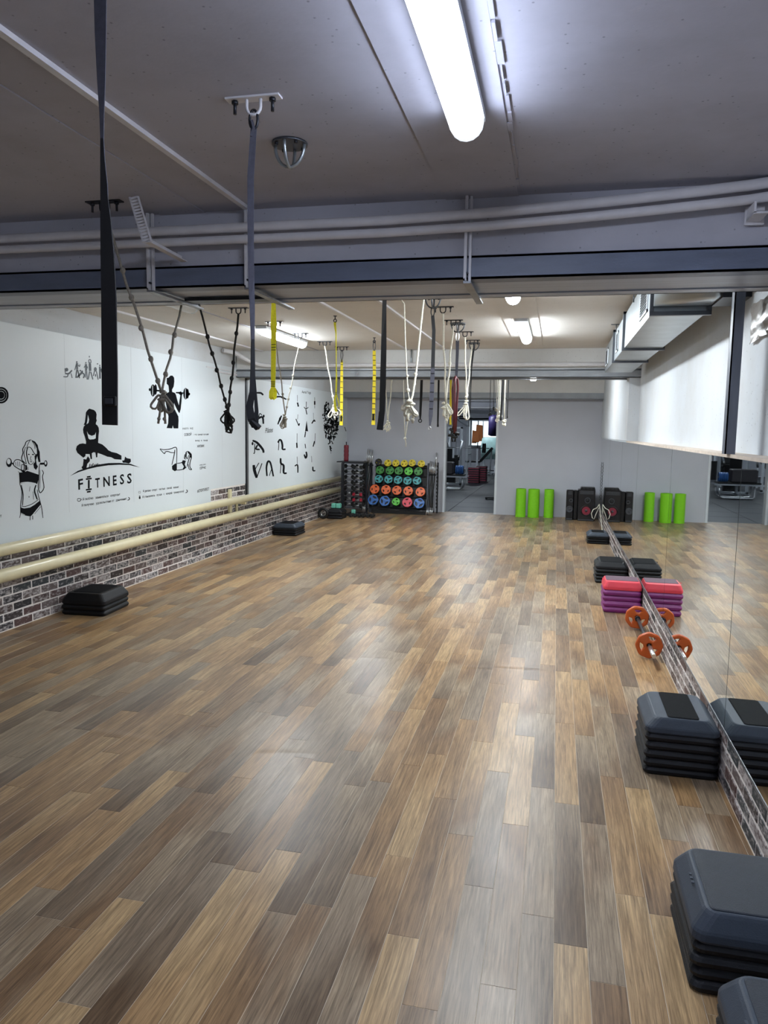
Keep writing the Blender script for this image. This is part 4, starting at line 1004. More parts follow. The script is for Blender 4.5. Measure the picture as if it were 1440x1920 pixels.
# upright foam rolls
for px, y, w, lab in ((975.5, 14.2, .093, 'left'), (999.5, 14.2, .104, 'middle'), (1028, 14.27, .088, 'right')):
    c = W(px, 969.5, 1, y); x = c.x; ln = math.radians(2)
    t = root('exercise_mat', (x, y, 0), 'lime green rolled mat standing upright, %s one of three' % lab, 'exercise mat', 'upright green rolled mats')
    n = 28; sp_o = []; 
    # spiral rolled sheet: open spiral outline extruded
    turns, r_in = 3.0, w * .45
    prof = []
    N_ = 64
    for k in range(N_ + 1):
        a = turns * 2 * PI * k / N_; r_ = r_in + (w - .008 - r_in) * k / N_; prof.append((r_ * math.cos(a + .8), r_ * math.sin(a + .8) * .9))
    rings = []
    for (xx, yy) in prof:
        d = math.hypot(xx, yy); ux, uy = xx / d * .0045, yy / d * .0045
        rings.append([(xx - ux, yy - uy, .0008), (xx + ux, yy + uy, .0008), (xx + ux, yy + uy, .52), (xx - ux, yy - uy, .535)])
    make('rolled_sheet', MB().loft(rings, True), M_GREENROLL, t)
    make('outer_wrap', MB().loft([[(w * math.cos(2 * PI * k / 28), .92 * w * math.sin(2 * PI * k / 28), z) for k in range(28)] for z in (.0008, .531)], True, False), M_GREENROLL, t)

# ================================================================== RACK WITH COLOURED PLATES
rn = Vector((0, 1, -.42)).normalized(); rp0 = (0, 13.86, .12)
def rackpt(cx, cy): return WP(590 + cx * .17361, 830 + cy * .17361, rp0, rn)
cl = {'y': srgb(226, 202, 50), 'g': srgb(62, 138, 60), 'G': srgb(96, 196, 70), 't': srgb(72, 164, 168), 'o': srgb(236, 110, 56), 'b': srgb(64, 116, 190), 'r': srgb(220, 70, 88), 'k': srgb(36, 34, 34)}
pmats = {k: mat('plate_' + k, v, .42, var=.05, scale=20) for k, v in cl.items()}
rows = [('top', [(690,210,'k'),(790,220,'y'),(877,222,'y'),(968,225,'y'),(1053,220,'y'),(1152,228,'y')], .068, 8, 'grip'),
        ('second', [(705,298,'g'),(812,303,'g'),(910,305,'g'),(1015,310,'G'),(1120,313,'g')], .080, 8, 'grip'),
        ('third', [(692,393,'t'),(797,397,'t'),(900,403,'t'),(1003,412,'t'),(1105,412,'t')], .083, 6, 'tri'),
        ('fourth', [(648,502,'o'),(770,508,'o'),(888,515,'o'),(1010,523,'o'),(1142,532,'o')], .090, 9, 'grip'),
        ('bottom', [(630,618,'b'),(757,630,'b'),(878,638,'G'),(1000,645,'r'),(1128,655,'b')], .106, 6, 'tri')]
cn = {'y': 'yellow', 'g': 'dark green', 'G': 'bright green', 't': 'teal', 'o': 'orange', 'b': 'blue', 'r': 'pinkish red', 'k': 'black'}
on = ['first', 'second', 'third', 'fourth', 'fifth', 'sixth']
rackroot = root('plate_rack', (-2.85, 14.05, 0), 'black leaning rack full of coloured plates at the grey back wall', 'plate rack')
ro_ = (-2.85, 14.05, 0)
tilt = Matrix.Rotation(math.asin(.42 / math.hypot(1, .42)), 4, 'X')     # face leans back with height
pegs = MB()
for rname, items, rad, ns, style in rows:
    cache = {}
    for i, (cx, cy, ck) in enumerate(items):
        p = rackpt(cx, cy); r_ = rad; st = style; n_ = ns
        if rname == 'bottom' and ck == 'G': r_, n_, st = .076, 8, 'grip'
        if rname == 'bottom' and ck == 'r': r_, n_, st = .094, 10, 'grip'
        key = (ck, r_)
        if key not in cache:
            me = plate_mesh(n_, r_, .03, st); me.materials.append(pmats[ck]); cache[key] = me
        tt = root('weight_plate', p, '%s weight plate, %s from the left in the %s row of the rack' % (cn[ck], on[i], rname), 'weight plate', 'coloured plates on the rack')
        o = bpy.data.objects.new('disc', cache[key]); link(o, tt); o.matrix_local = tilt.inverted() @ ym @ Matrix.Rotation(rng.uniform(-.5, .5), 4, 'Z')
        hb = make('hub', MB().cyl((0, -.012, 0), (0, .016, 0), r_ * .20, 12), M_DARKSTEEL, tt); hb.matrix_local = tilt.inverted()
        bk = make('back_face', MB().cyl((0, .012, 0), (0, .020, 0), r_ * .9, 18), pmats['k'] if ck != 'k' else pmats['y'], tt); bk.matrix_local = tilt.inverted()
        pegs.cyl(p + Vector((0, .028, -.009)), p + Vector((0, .15, -.05)), .009, 8)
make('pegs', pegs, M_DARKSTEEL, rackroot, ro_)
bL, bR = rackpt(615, 700), rackpt(1190, 745)
tL, tR = rackpt(650, 235), rackpt(1200, 250)
back = Vector((0, .13, 0))
make('back_sheet', MB().loft([[bL + back, bR + back, bR + back * 1.2, bL + back * 1.2], [tL + back, tR + back, tR + back * 1.2, tL + back * 1.2]]), M_RUBBER, rackroot, ro_)
# shelves behind each row and side frames
for ya in (255, 350, 455, 575, 690):
    a, b_ = rackpt(640 if ya < 400 else 600, ya), rackpt(1195, ya + 18)
    make('shelf_rail', MB().box(a.x, b_.x, a.y + .085, a.y + .105, a.z - .012, a.z + .004), M_DARKSTEEL, rackroot, ro_)
for xa in (585, 1210):
    a, b_ = rackpt(xa, 745) + Vector((0, .09, 0)), rackpt(xa + 12, 225) + Vector((0, .09, 0))
    make('side_frame', MB().loft([[(a.x - .02, a.y, 0.0005), (a.x + .02, a.y, 0.0005), (a.x + .02, a.y + .05, 0.0005), (a.x - .02, a.y + .05, 0.0005)], [(b_.x - .02, b_.y, b_.z), (b_.x + .02, b_.y, b_.z), (b_.x + .02, b_.y + .05, b_.z), (b_.x - .02, b_.y + .05, b_.z)]]), M_DARKSTEEL, rackroot, ro_)
make('base_panel', MB().box(bL.x, bR.x, bR.y - .005, bR.y + .03, .001, .065), M_RUBBER, rackroot, ro_)
lg = W(878 * .17361 + 590, 728 * .17361 + 830, 1, bR.y - .0075)
make('logo_mark', MB().ribbon([(lg.x - .06, lg.y, lg.z), (lg.x - .02, lg.y, lg.z + .012), (lg.x + .01, lg.y, lg.z - .006), (lg.x + .06, lg.y, lg.z + .012)], .008, .002, PI / 2).ribbon([(lg.x - .02, lg.y, lg.z - .012), (lg.x + .02, lg.y, lg.z + .014)], .007, .002, PI / 2), M_CHROME, rackroot, ro_)
# holders and upright bars at both ends
for side, pxs, top, bot, zb in (('left', (576, 594, 612, 630), 68, 690, 0), ('right', (1250, 1268, 1286, 1303), 200, 745, 0)):
    xs_ = []
    for i, cx in enumerate(pxs):
        a = rackpt(525 + 13 * i if side == 'left' else cx - 35, bot); b_ = WP(590 + cx * .17361, 830 + (top + i * 4) * .17361, (0, 14.18 if side == 'left' else 14.2, 1), (0, 1, -.12))
        a.z = .012; a.y = 13.80
        t = root('weight_bar', a, 'black bar with chrome ends in %s holder of plate rack, %s from the left' % (side, on[i]), 'weight bar', 'bars beside the plate rack')
        p = lambda u: a.lerp(b_, u)
        make('shaft', MB().cyl(p(.12), p(.8), .0085, 8), M_RUBBER, t, a)
        make('chrome_end', MB().cyl(p(0), p(.13), .0105, 10), M_CHROME, t, a)
        make('chrome_end', MB().cyl(p(.79), p(1), .0105, 10), M_CHROME, t, a)
        xs_.append((a, b_))
    a0, b0 = xs_[0]; a1, b1_ = xs_[-1]
    for u, nm in ((.05, 'bar_holder'), (.74, 'bar_holder')):
        q0, q1 = a0.lerp(b0, u), a1.lerp(b1_, u)
        make(nm, MB().box(q0.x - .03, q1.x + .03, max(q0.y, q1.y) + .024, max(q0.y, q1.y) + .06, q0.z - .012, q0.z + .012), M_DARKSTEEL, rackroot, ro_)
    make('ratchet_post', MB().box(b1_.x + .035 if side == 'right' else b0.x - .075, b1_.x + .06 if side == 'right' else b0.x - .05, 14.22, 14.26, .0005, .98), M_DARKSTEEL, rackroot, ro_)
    mb = MB()
    for k in range(12): mb.box((b1_.x + .03 if side == 'right' else b0.x - .09), (b1_.x + .065 if side == 'right' else b0.x - .035), 14.19, 14.22, .1 + k * .072, .135 + k * .072)
    make('ratchet_teeth', mb, M_RUBBER, rackroot, ro_)
q = W(590 + 1316 * .17361, 830 + 110 * .17361, 1, 14.37); a = Vector((q.x - .06, 14.30, .002))
t = root('weight_bar', a, 'tall bar with chrome tip leaning behind right end of plate rack', 'weight bar', 'bars beside the plate rack')
make('shaft', MB().cyl(a, a.lerp(q, .8), .0115, 8), M_RUBBER, t, a); make('chrome_end', MB().cyl(a.lerp(q, .79), q, .014, 10), M_CHROME, t, a)

# ================================================================== DUMBBELL TOWER in the left corner
dr = root('dumbbell_rack', (-3.55, 13.25, 0), 'dark dumbbell tower crowded with small weights in the left corner', 'dumbbell rack')
do = (-3.55, 13.25, 0)
fp = W(642, 968, 2, 0); ft = W(642, 868, 1, fp.y)
make('post', MB().box(fp.x - .026, fp.x + .026, fp.y - .02, fp.y + .02, .0005, ft.z), M_DARKSTEEL, dr, do)
make('post', MB().box(-3.945, -3.915, 13.585, 13.625, .0005, .979), M_DARKSTEEL, dr, do)
make('post', MB().box(-3.470, -3.440, 13.585, 13.625, .0005, .979), M_DARKSTEEL, dr, do)
make('base', MB().bbox(-3.75, -3.41, 13.17, 13.57, .0005, .04, .006), M_RUBBER, dr, do)
for k in range(9):
    make('arm', MB().box(fp.x - .01, -3.445, 13.30 - .004, 13.30 + .004, .14 + k * .102, .15 + k * .102), M_DARKSTEEL, dr, do)
    make('arm', MB().box(-3.916, -3.469, 13.60, 13.61, .14 + k * .102, .15 + k * .102), M_DARKSTEEL, dr, do)
def dumbbell_meshes():
    a = MB().cyl((-.045, 0, 0), (.045, 0, 0), .011, 8)
    hd = MB()
    for s_ in (1,):
        hd.loft([[(s_ * x, r_ * math.cos(2 * PI * k / 6 + .52), r_ * math.sin(2 * PI * k / 6 + .52)) for k in range(6)] for x, r_ in ((.045, .026), (.052, .034), (.085, .034), (.092, .026))])
    ma = a.mesh('handle'); fixn(ma); ma.materials.append(M_CHROME)
    mh = hd.mesh('head'); fixn(mh); mh.materials.append(M_RUBBER)
    return ma, mh
dma, dmh = dumbbell_meshes()
mred = dmh.copy(); mred.materials.clear(); mred.materials.append(mat('dumbbell_red', srgb(150, 30, 48), .4))
def dumbbell(loc, rz, red, lab):
    t = root('dumbbell', loc, lab, 'dumbbell', 'small dumbbells on the tower', rz)
    link(bpy.data.objects.new('handle', dma), t)
    for s_ in (0, 1):
        o = bpy.data.objects.new('head', mred if red else dmh); link(o, t); o.rotation_euler = (0, 0, PI * s_)
for k in range(8):
    for j, (x, y) in enumerate(((-3.555, 13.30), (-3.47, 13.295), (-3.80, 13.605), (-3.585, 13.605))):
        red = k in (1, 2) and j == 0
        if j == 1: continue
        dumbbell((x + rng.uniform(-.004, .004), y, .186 + k * .102), rng.uniform(-.09, .09), red,
                 ('red small dumbbell, %s on the front of the corner tower' % ('lower one' if k == 1 else 'upper one')) if red else 'black small dumbbell on the %s of the corner tower, %s shelf from the floor' % (('front', '', 'back left', 'back right')[j], on[k] if k < 6 else ('seventh', 'top')[k - 6]))
for k in range(6):
    dumbbell((-3.59 + k * .076, 13.05 + .012 * k, .0355), PI / 2, False, 'black dumbbell on the floor before the corner tower, %s from the left' % on[k])
# dark red roller standing on top
q = W(649, 878, 1, 13.35)
t = root('grip_roller', (q.x, 13.35, 1.0), 'dark red foam roller standing on top of the dumbbell tower', 'foam roller')
mb = MB(); rr = [.042, .046, .043, .047, .043, .047, .043, .046, .042]
mb.loft([[(q.x + r_ * math.cos(2 * PI * k / 14), 13.35 + r_ * math.sin(2 * PI * k / 14), 1.0 + .3 * i / 8) for k in range(14)] for i, r_ in enumerate(rr)], True)
o_ = (q.x, 13.35, 1.0)
make('foam_sleeve', mb, mat('maroon_foam', srgb(104, 22, 36), .6, var=.15, scale=40), t, o_)
make('core_tip', MB().cyl((q.x, 13.35, 1.001), (q.x, 13.35, 1.36), .010, 8), M_RUBBER, t, o_)
make('shelf_top', MB().box(-3.95, -3.435, 13.27, 13.66, .98, .998), M_DARKSTEEL, dr, do)
# plate leaning at the wall, left of the corner stack
q = W(613, 960, 2, 0.0)
t = root('tyre_plate', (-3.99, 12.60, 0), 'black ring plate leaning on the brick wall by corner stack', 'weight plate')
make('disc', MB().torus((-3.99, 12.60, .102), .075, .026, 'y', 24, 8), M_RUBBER, t, (-3.99, 12.60, 0))
make('hub', MB().torus((-3.99, 12.60, .102), .045, .006, 'y', 20, 6), M_CHROME, t, (-3.99, 12.60, 0))

# ================================================================== CEILING ANCHORS
def anchor(x, y, lab):
    t = root('ceiling_anchor', (x, y, ZC), lab, 'ceiling anchor', 'plate anchors on the ceiling'); o_ = (x, y, ZC)
    make('plate', MB().box(x - .085, x + .085, y - .018, y + .018, ZC - .006, ZC - .0003), M_WPIPE if y < 3 else M_DARKSTEEL, t, o_)
    for s_ in (-1, 1):
        make('bolt', MB().cyl((x + s_ * .06, y, ZC), (x + s_ * .06, y, ZC - .045), .005, 6).cyl((x + s_ * .06, y, ZC - .006), (x + s_ * .06, y, ZC - .016), .010, 6), M_DARKSTEEL, t, o_)
    pts = [(x - .022, y, ZC - .004)] + [(x + .022 * math.cos(a), y, ZC - .028 + .022 * math.sin(a)) for a in [PI + PI * k / 8 for k in range(9)]] + [(x + .022, y, ZC - .004)]
    make('hook', MB().tube(pts, .005, 6), M_WPIPE if y < 3 else M_DARKSTEEL, t, o_)
    return Vector((x, y, ZC - .05))
def ring_anchor(x, y, lab, r=.062):
    t = root('ring_anchor', (x, y, ZC), lab, 'ceiling anchor', 'round ring anchors on the ceiling'); o_ = (x, y, ZC)
    make('base_disc', MB().cyl((x, y, ZC - .008), (x, y, ZC - .0003), r, 24), M_GALVD, t, o_)
    dn = .075
    for ax_ in (0, 1):
        pts = []
        for k in range(13):
            a = PI + PI * k / 12; c_, s_ = .86 * r * math.cos(a), dn * math.sin(a)
            pts.append((x + (c_ if ax_ == 0 else 0), y + (c_ if ax_ == 1 else 0), ZC - .006 + s_))
        make('hoop', MB().tube(pts, .006, 6), M_GALV if y < 3 else M_GALVD, t, o_)
    for k in range(4):
        a = PI / 4 + k * PI / 2
        make('bolt', MB().cyl((x + .8 * r * math.cos(a), y + .8 * r * math.sin(a), ZC - .016), (x + .8 * r * math.cos(a), y + .8 * r * math.sin(a), ZC - .004), .006, 6), M_DARKSTEEL, t, o_)
    return Vector((x, y, ZC - .078))
def eye_hook(x, y, lab):
    t = root('eye_hook', (x, y, ZC), lab, 'ceiling hook', 'small hooks on the ceiling'); o_ = (x, y, ZC)
    make('shank', MB().cyl((x, y, ZC), (x, y, ZC - .03), .005, 6).cyl((x, y, ZC), (x, y, ZC - .006), .016, 10), M_DARKSTEEL, t, o_)
    make('eye', MB().torus((x, y, ZC - .042), .013, .0045, 'y', 14, 6), M_DARKSTEEL, t, o_)
    return Vector((x, y, ZC - .052))
def carabiner(t, off, p, l=.055, mt=None):
    """oval link hanging from p"""
    pts = []
    for k in range(17):
        a = PI / 2 + 2 * PI * k / 16; pts.append((p.x + .013 * math.cos(a), p.y, p.z - l / 2 + (l / 2) * math.sin(a) * (1.0)))
    make('carabiner', MB().tube(pts, .0042, 6), mt or M_DARKSTEEL, t, off)
    return Vector((p.x, p.y, p.z - l + .003))
def lerp_pts(a, b_, n): return [a.lerp(b_, k / (n - 1)) for k in range(n)]
H_ = []
# --- A: big black strap at left
YA = 1.50
aX = W(190, 0, 1, YA).x
a = anchor(aX, YA, 'ceiling anchor plate above the big black strap, out of frame')
t = root('suspension_strap', a, 'wide black webbing strap with plastic buckle hanging at left, nearest one', 'strap')
SA = [(188, 0, 24), (188.5, 60, 22), (190, 150, 16), (191, 215, 9), (191.5, 260, 6.5), (192.5, 300, 9), (195, 345, 14), (195.5, 368, 15), (198, 410, 21), (201, 470, 27), (204, 560, 31), (205.5, 700, 33), (206, 797, 32)]
def atA(px, py, dy=0.0): p = W(px, py, 1, YA + dy); return Vector((p.x, YA + dy, p.z))
make('webbing', MB().ribbon([a] + [atA(x, y) for x, y, w in SA[:8]], [.022] + [w * YA / F * 1.02 for x, y, w in SA[:8]], .003, .2), M_GREYW, t, a)
make('webbing', MB().ribbon([atA(x, y) for x, y, w in SA[4:]], [w * YA / F * .98 for x, y, w in SA[4:]], .004, .2), M_BLACK, t, a)
make('webbing', MB().ribbon([atA(x + 1, y, .008) for x, y, w in SA[8:]], [w * YA / F * .95 for x, y, w in SA[8:]], .003, .25), M_BLACK, t, a)
bk = W(206, 752, 1, YA - .008)
bo = make('buckle', MB().bbox(bk.x - .0150, bk.x + .0150, YA - .011, YA - .003, bk.z - .011, bk.z + .011, .002), M_SPK, t, a)
make('buckle_bar', MB().box(bk.x - .009, bk.x + .009, YA - .0135, YA - .0108, bk.z - .006, bk.z + .006), M_SPKG, bo, a)
# --- B: grey strap with black loop
a = anchor(-.923, 2.2, 'white painted anchor plate on near ceiling, over the long grey strap')
t = root('suspension_strap', a, 'long grey strap with black foot loop hanging before the near beam', 'strap')
c = carabiner(t, a, a + Vector((0, 0, .014)))
def at(px, py, y): p = W(px, py, 1, y); return Vector((p.x, y, p.z))
yb_ = 2.2
make('webbing', MB().ribbon([c, at(470, 330, yb_), at(470, 420, yb_), at(471, 520, yb_), at(473, 580, yb_), at(474, 640, yb_)], [.018, .020, .019, .018, .016, .011], .004, [.3, .2, .2, .3, .5, .9]), M_GREYW, t, a)
make('tail', MB().ribbon([at(472, 225, yb_ - .006), at(476, 240, yb_ - .006), at(471, 255, yb_ - .006)], .008, .003, .4), M_GREYW, t, a)
make('black_loop', MB().ribbon([at(474, 636, yb_), at(474, 690, yb_), at(473, 735, yb_), at(468, 762, yb_), at(471, 785, yb_), at(478, 800, yb_ + .01)], [.010, .014, .018, .022, .024, .02], .005, [.9, .7, .5, .3, .3, .3]).ribbon([at(475, 690, yb_ + .008), at(479, 740, yb_ + .008), at(481, 770, yb_ + .008), at(480, 790, yb_ + .008), at(478, 800, yb_ + .01)], [.008, .009, .012, .016, .02], .005, .3), M_BLACK, t, a)
make('loop_pad', MB().ribbon([at(472, 790, yb_ + .004), at(479, 797, yb_ + .004), at(485, 803, yb_ + .004)], .020, .014, 1.2), M_BLACK, t, a)
# --- free ring anchor on near ceiling
ring_anchor(-.941, 2.56, 'bare round ring anchor with crossed hoops on near ceiling')

# --- knotted ropes
def rope_leg(mb, p0, p1, r, knots, sway=.006):
    n = 9; pts = []
    for k in range(n):
        q = p0.lerp(p1, k / (n - 1)); q.x += sway * math.sin(k * 1.7) * math.sin(PI * k / (n - 1)); pts.append(q)
    mb.tube(pts, r, 6)
    for u in knots: mb.ball(p0.lerp(p1, u), r * 2.1, 7, 4, (1, 1, 1.2))
def tangle(c, sx, sz, r, loops, tails, seed, sy=None):
    g = random.Random(seed); mb = MB(); sy = sy or sx
    top = c + Vector((0, 0, sz * .35))
    for l in range(loops + 1):
        an = g.uniform(-.75, .75); L_ = sz * g.uniform(.5, .85); wd_ = sx * g.uniform(.16, .34); dy = g.uniform(-.3, .3) * sy
        o0 = top + Vector((g.uniform(-.12, .12) * sx, 0, -g.uniform(0, .25) * sz))
        ca, sa = math.cos(an), math.sin(an); pts = []
        for k in range(15):
            u = 2 * PI * k / 14; v = .5 - .5 * math.cos(u); h = wd_ * math.sin(u) * (.4 + .6 * v) + .1 * wd_ * math.sin(3 * u)
            pts.append(o0 + Vector((h * ca + v * L_ * sa, dy * v, -v * L_ * ca + h * sa)))
        mb.tube(pts, r, 6)
    for k in range(3):
        q = top + Vector((g.uniform(-.18, .18) * sx, g.uniform(-.1, .1) * sy, -sz * .13 * k))
        mb.torus(q, r * 2.3, r * 1.05, 'z', 10, 6); mb.ball(q, r * 2.2, 8, 5)
    for l in range(tails):
        a0 = top + Vector((g.uniform(-.2, .2) * sx, 0, -.25 * sz)); b0 = a0 + Vector((g.uniform(-.3, .3) * sx, g.uniform(-.1, .1) * sy, -sz * g.uniform(.55, .95)))
        mb.tube([a0, a0.lerp(b0, .5) + Vector((g.uniform(-.15, .15) * sx, 0, 0)), b0], r, 6); mb.ball(a0.lerp(b0, .8), r * 1.8, 6, 4)
    return mb
def rope_pair(label, mt, a, b_, kc, r, bundle, k1=(), k2=(), seed=1, loops=3, tails=2, lab_extra=None, group='knotted rope pairs'):
    t = root('knotted_rope', a, label, 'rope', group)
    mb = MB(); rope_leg(mb, a, kc, r, k1); make('rope_leg', mb, mt, t, a)
    if b_ is not None:
        mb = MB(); rope_leg(mb, b_, kc, r, k2); make('rope_leg', mb, mt, t, a)
    sx, sz = bundle
    make('rope_bundle', tangle(kc + Vector((0, 0, -sz * .35)), sx, sz, r * .9, loops, tails, seed), mt, t, a)
    return t
# C: grey rope, one end on a hook before the beam, other tied to the hanger
hk = anchor(-1.984, 3.05, 'dark anchor plate at near ceiling just before the beam, left of the perforated angle')
cC = at(303, 736, 3.30)
e2 = Vector((-1.872, 3.66, 2.216)); e2 = at(340, 573, 3.60)
rope_pair('grey knotted rope pair hanging below the near beam in front of the barbell print', M_GROPE, hk, Vector((e2.x, e2.y, 2.216)), cC, .0062, (.10, .13), (.3, .45, .62, .8, .93), (.35, .55, .8), 4, 3, 2)
# D: black knotted rope
a1 = anchor(W(447, 577, 2, ZC).x, W(447, 577, 2, ZC).y, 'anchor plate on ceiling over the right leg of the black rope')
a0 = at(375, 562, 5.6); d0 = anchor(W(371, 552, 2, ZC).x, W(371, 552, 2, ZC).y, 'anchor plate on ceiling over the left leg of the black rope')
rope_pair('black knotted rope pair with a looped bundle, left of the grey strap', M_BROPE, a1, d0, at(428, 772, 5.75), .0085, (.145, .17), (.2, .5, .66, .8, .93), (.3, .45, .6, .75, .88, .95), 9, 4, 3)
# F: pale rope pair
a0 = anchor(W(514, 603, 2, ZC).x, W(514, 603, 2, ZC).y, 'anchor plate on ceiling behind the yellow loop strap'); a1 = anchor(W(563, 625, 2, ZC).x, W(563, 625, 2, ZC).y, 'anchor plate on ceiling at the end of the left lit lamp')
rope_pair('pale grey knotted rope pair before the pilates prints', M_GROPE, a0, a1, at(535, 778, 7.1), .0062, (.09, .15), (.55, .75), (.5, .66, .8, .9), 12, 2, 3)
# G: white rope with a ring knot
a0 = anchor(W(609, 640, 2, ZC).x, W(609, 640, 2, ZC).y, 'anchor plate on ceiling past the left lit lamp, over single white rope')
rope_pair('single white rope ending in a ring knot before the heart print', M_WROPE, a0, None, at(627, 760, 8.25), .008, (.10, .16), (.85,), (), 21, 3, 1)
# L: white ropes
hL0 = at(754, 545, 5.3); e0 = anchor(-1.125, 5.3, 'hidden anchor plate over left leg of the thick white rope'); e1 = anchor(-.95, 5.3, 'hidden anchor plate over right leg of the thick white rope')
t = root('knotted_rope', e0, 'thick white rope pair knotted together right of the long black strap', 'rope', 'knotted rope pairs')
kL = at(769, 757, 5.0)
mb = MB(); mb.tube([e0, at(758, 570, 5.25), at(760, 640, 5.2), at(763, 705, 5.1), at(765, 735, 5.05), kL], .0052, 6).ball(at(765, 732, 5.05), .015, 7, 4).ball(at(764, 705, 5.1), .011, 7, 4)
make('rope_leg', mb, M_WROPE, t, e0)
mb = MB(); mb.tube([e1, at(794, 565, 5.25), at(788, 620, 5.2), at(780, 700, 5.1), at(774, 740, 5.05), kL], .0072, 6).ball(at(779, 702, 5.1), .014, 7, 4).ball(at(777, 720, 5.1), .012, 7, 4)
make('rope_leg', mb, M_WROPE, t, e0)
make('rope_bundle', tangle(kL + Vector((0, 0, -.03)), .09, .13, .0075, 4, 1, 31).tube([kL, at(778, 775, 4.98), at(784, 778, 4.96)], .006, 6).tube([at(766, 775, 5.0), at(763, 790, 5.0), at(766, 786, 5.0)], .011, 6), M_WROPE, t, e0)
# thin white rope lower
q0 = at(757, 700, 10.6); a0 = anchor(W(757, 700, 1, 10.6).x, 10.6, 'hidden anchor plate beyond middle beam over the lowest thin rope')
t = root('thin_rope', a0, 'thin white rope forming a long narrow V before the grey wall', 'rope', 'thin ropes')
make('rope_leg', MB().tube([a0, at(757, 720, 10.6), at(758, 780, 10.6), at(759.5, 822, 10.6)], .0055, 6), M_WROPE, t, a0)
make('rope_leg', MB().tube([at(765, 788, 10.6), at(762, 806, 10.6), at(759.5, 822, 10.6), at(761.5, 832, 10.6), at(760.5, 838, 10.6)], .0075, 6), M_WROPE, t, a0)
make('knot', MB().ball(at(759.5, 822, 10.6), .02, 8, 5), M_WROPE, t, a0)
# P: white ropes
a0 = anchor(-.925, 6.04, 'anchor plate on ceiling just behind the black ring strap'); a1 = anchor(-.94, 6.77, 'anchor plate on ceiling beside the dark red band anchor')
rope_pair('white rope pair with round looped bundle beside the dark red band', M_WROPE, a0, a1, at(836, 756, 6.4), .0075, (.12, .15), (), (.5,), 41, 4, 1)
# R: white ropes
a0 = anchor(-.932, 7.57, 'anchor plate on ceiling right of the dark red band anchor'); a1 = anchor(-.938, 8.27, 'rearmost anchor plate of the right row on ceiling')
rope_pair('white rope pair with hanging loops right of the dark red band', M_WROPE, a0, a1, at(874.5, 752, 7.9), .0075, (.10, .20), (.93,), (.9,), 43, 3, 1)
# T: small white rope right of black strap
a0 = eye_hook(W(738, 700, 1, 10.4).x, 10.4, 'hidden ceiling hook beyond middle beam, left'); a1 = eye_hook(W(719, 690, 1, 10.4).x, 10.4, 'hidden ceiling hook beyond middle beam, behind black strap')
rope_pair('small white rope pair with bow knot just right of the long black strap', M_WROPE, a0, a1, at(727, 790, 10.4), .0075, (.14, .16), (), (), 47, 2, 2)

# --- straps
# E: yellow loop strap
a = eye_hook(W(512.5, 552, 1, 5.2).x, 5.2, 'hidden ceiling hook over the yellow loop strap')
t = root('suspension_strap', a, 'yellow strap with stitched foot loop hanging over the pilates prints', 'strap', 'yellow straps')
y_ = 5.2
make('webbing', MB().ribbon([a, at(513, 572, y_), at(513, 610, y_), at(513, 650, y_), at(512.5, 700, y_), at(512, 727, y_)], [.03, .032, .042, .036, .034, .030], .004, [.5, .4, .25, .2, .2, .2]), M_LIME, t, a)
make('foot_loop', MB().ribbon([at(512, 725, y_), at(508.5, 735, y_ - .01), at(508.5, 745, y_ - .015), at(511, 748, y_)], [.022, .030, .032, .03], .005, .25).ribbon([at(512.5, 725, y_), at(516, 735, y_ + .02), at(515, 745, y_ + .015), at(511, 748, y_)], [.022, .026, .03, .03], .005, .25), M_LIME, t, a)
for py in (646, 651, 656, 716, 720, 724): q = at(513 if py < 700 else 512, py, y_ - .004); make('stitch_line', MB().box(q.x - .017, q.x + .017, q.y - .002, q.y + .001, q.z - .0022, q.z + .0022), M_STITCH, t, a)
# H: lime twisted strap
a = eye_hook(-1.93, 6.4, 'small ceiling hook over the thin lime strap')
t = root('suspension_strap', a, 'thin twisted lime strap with loop beside the ladder straps', 'strap', 'yellow straps')
y_ = 6.4
make('webbing', MB().ribbon([a, at(628, 608, y_), at(630, 625, y_), at(630.5, 680, y_), at(631, 710, y_), at(630, 740, y_)], [.022, .020, .010, .008, .014, .014], .004, [.2, .3, 1.0, 1.1, .5, .3]), M_LIME, t, a)
make('foot_loop', MB().ribbon([at(630, 738, y_), at(627.5, 752, y_), at(629, 766, y_), at(631, 772, y_)], [.012, .018, .022, .02], .005, .25).ribbon([at(630.5, 738, y_), at(633.5, 750, y_ + .01), at(635.5, 757, y_ + .015), at(635, 763, y_ + .01)], [.010, .009, .009, .008], .005, .25), M_LIME, t, a)
for py in (736, 739): q = at(630, py, y_ - .004); make('stitch_line', MB().box(q.x - .008, q.x + .008, q.y - .003, q.y, q.z - .002, q.z + .002), M_STITCH, t, a)
# I, J: yellow ladder straps
def ladder(a, top, pts, wid, label, y_, n):
    t = root('ladder_strap', a, label, 'strap', 'yellow ladder straps')
    c = carabiner(t, a, a + Vector((0, 0, .012)), .10 if top is None else top)
    path = [c] + [at(px, py, y_) for px, py in pts]
    make('webbing', MB().ribbon(path, wid, .004, .2), M_YELLOW, t, a)
    for k in range(1, n):
        u = k / n * (len(path) - 1); i = min(int(u), len(path) - 2); q = path[i].lerp(path[i + 1], u - i); w = (wid[i] if isinstance(wid, list) else wid)
        make('pocket_seam', MB().box(q.x - w * .46, q.x + w * .46, q.y - .008, q.y - .0015, q.z - .0032, q.z + .0032), M_STITCH, t, a)
    q = path[-1]
    make('size_tag', MB().box(q.x - .010, q.x + .010, q.y - .008, q.y - .0018, q.z + .045, q.z + .115), M_SPK, t, a)
    make('end_fold', MB().box(q.x - .019, q.x + .019, q.y - .010, q.y + .010, q.z - .004, q.z + .035), M_YELLOW, t, a)
a = anchor(-2.56, 8.78, 'anchor plate on ceiling over the left yellow ladder strap')
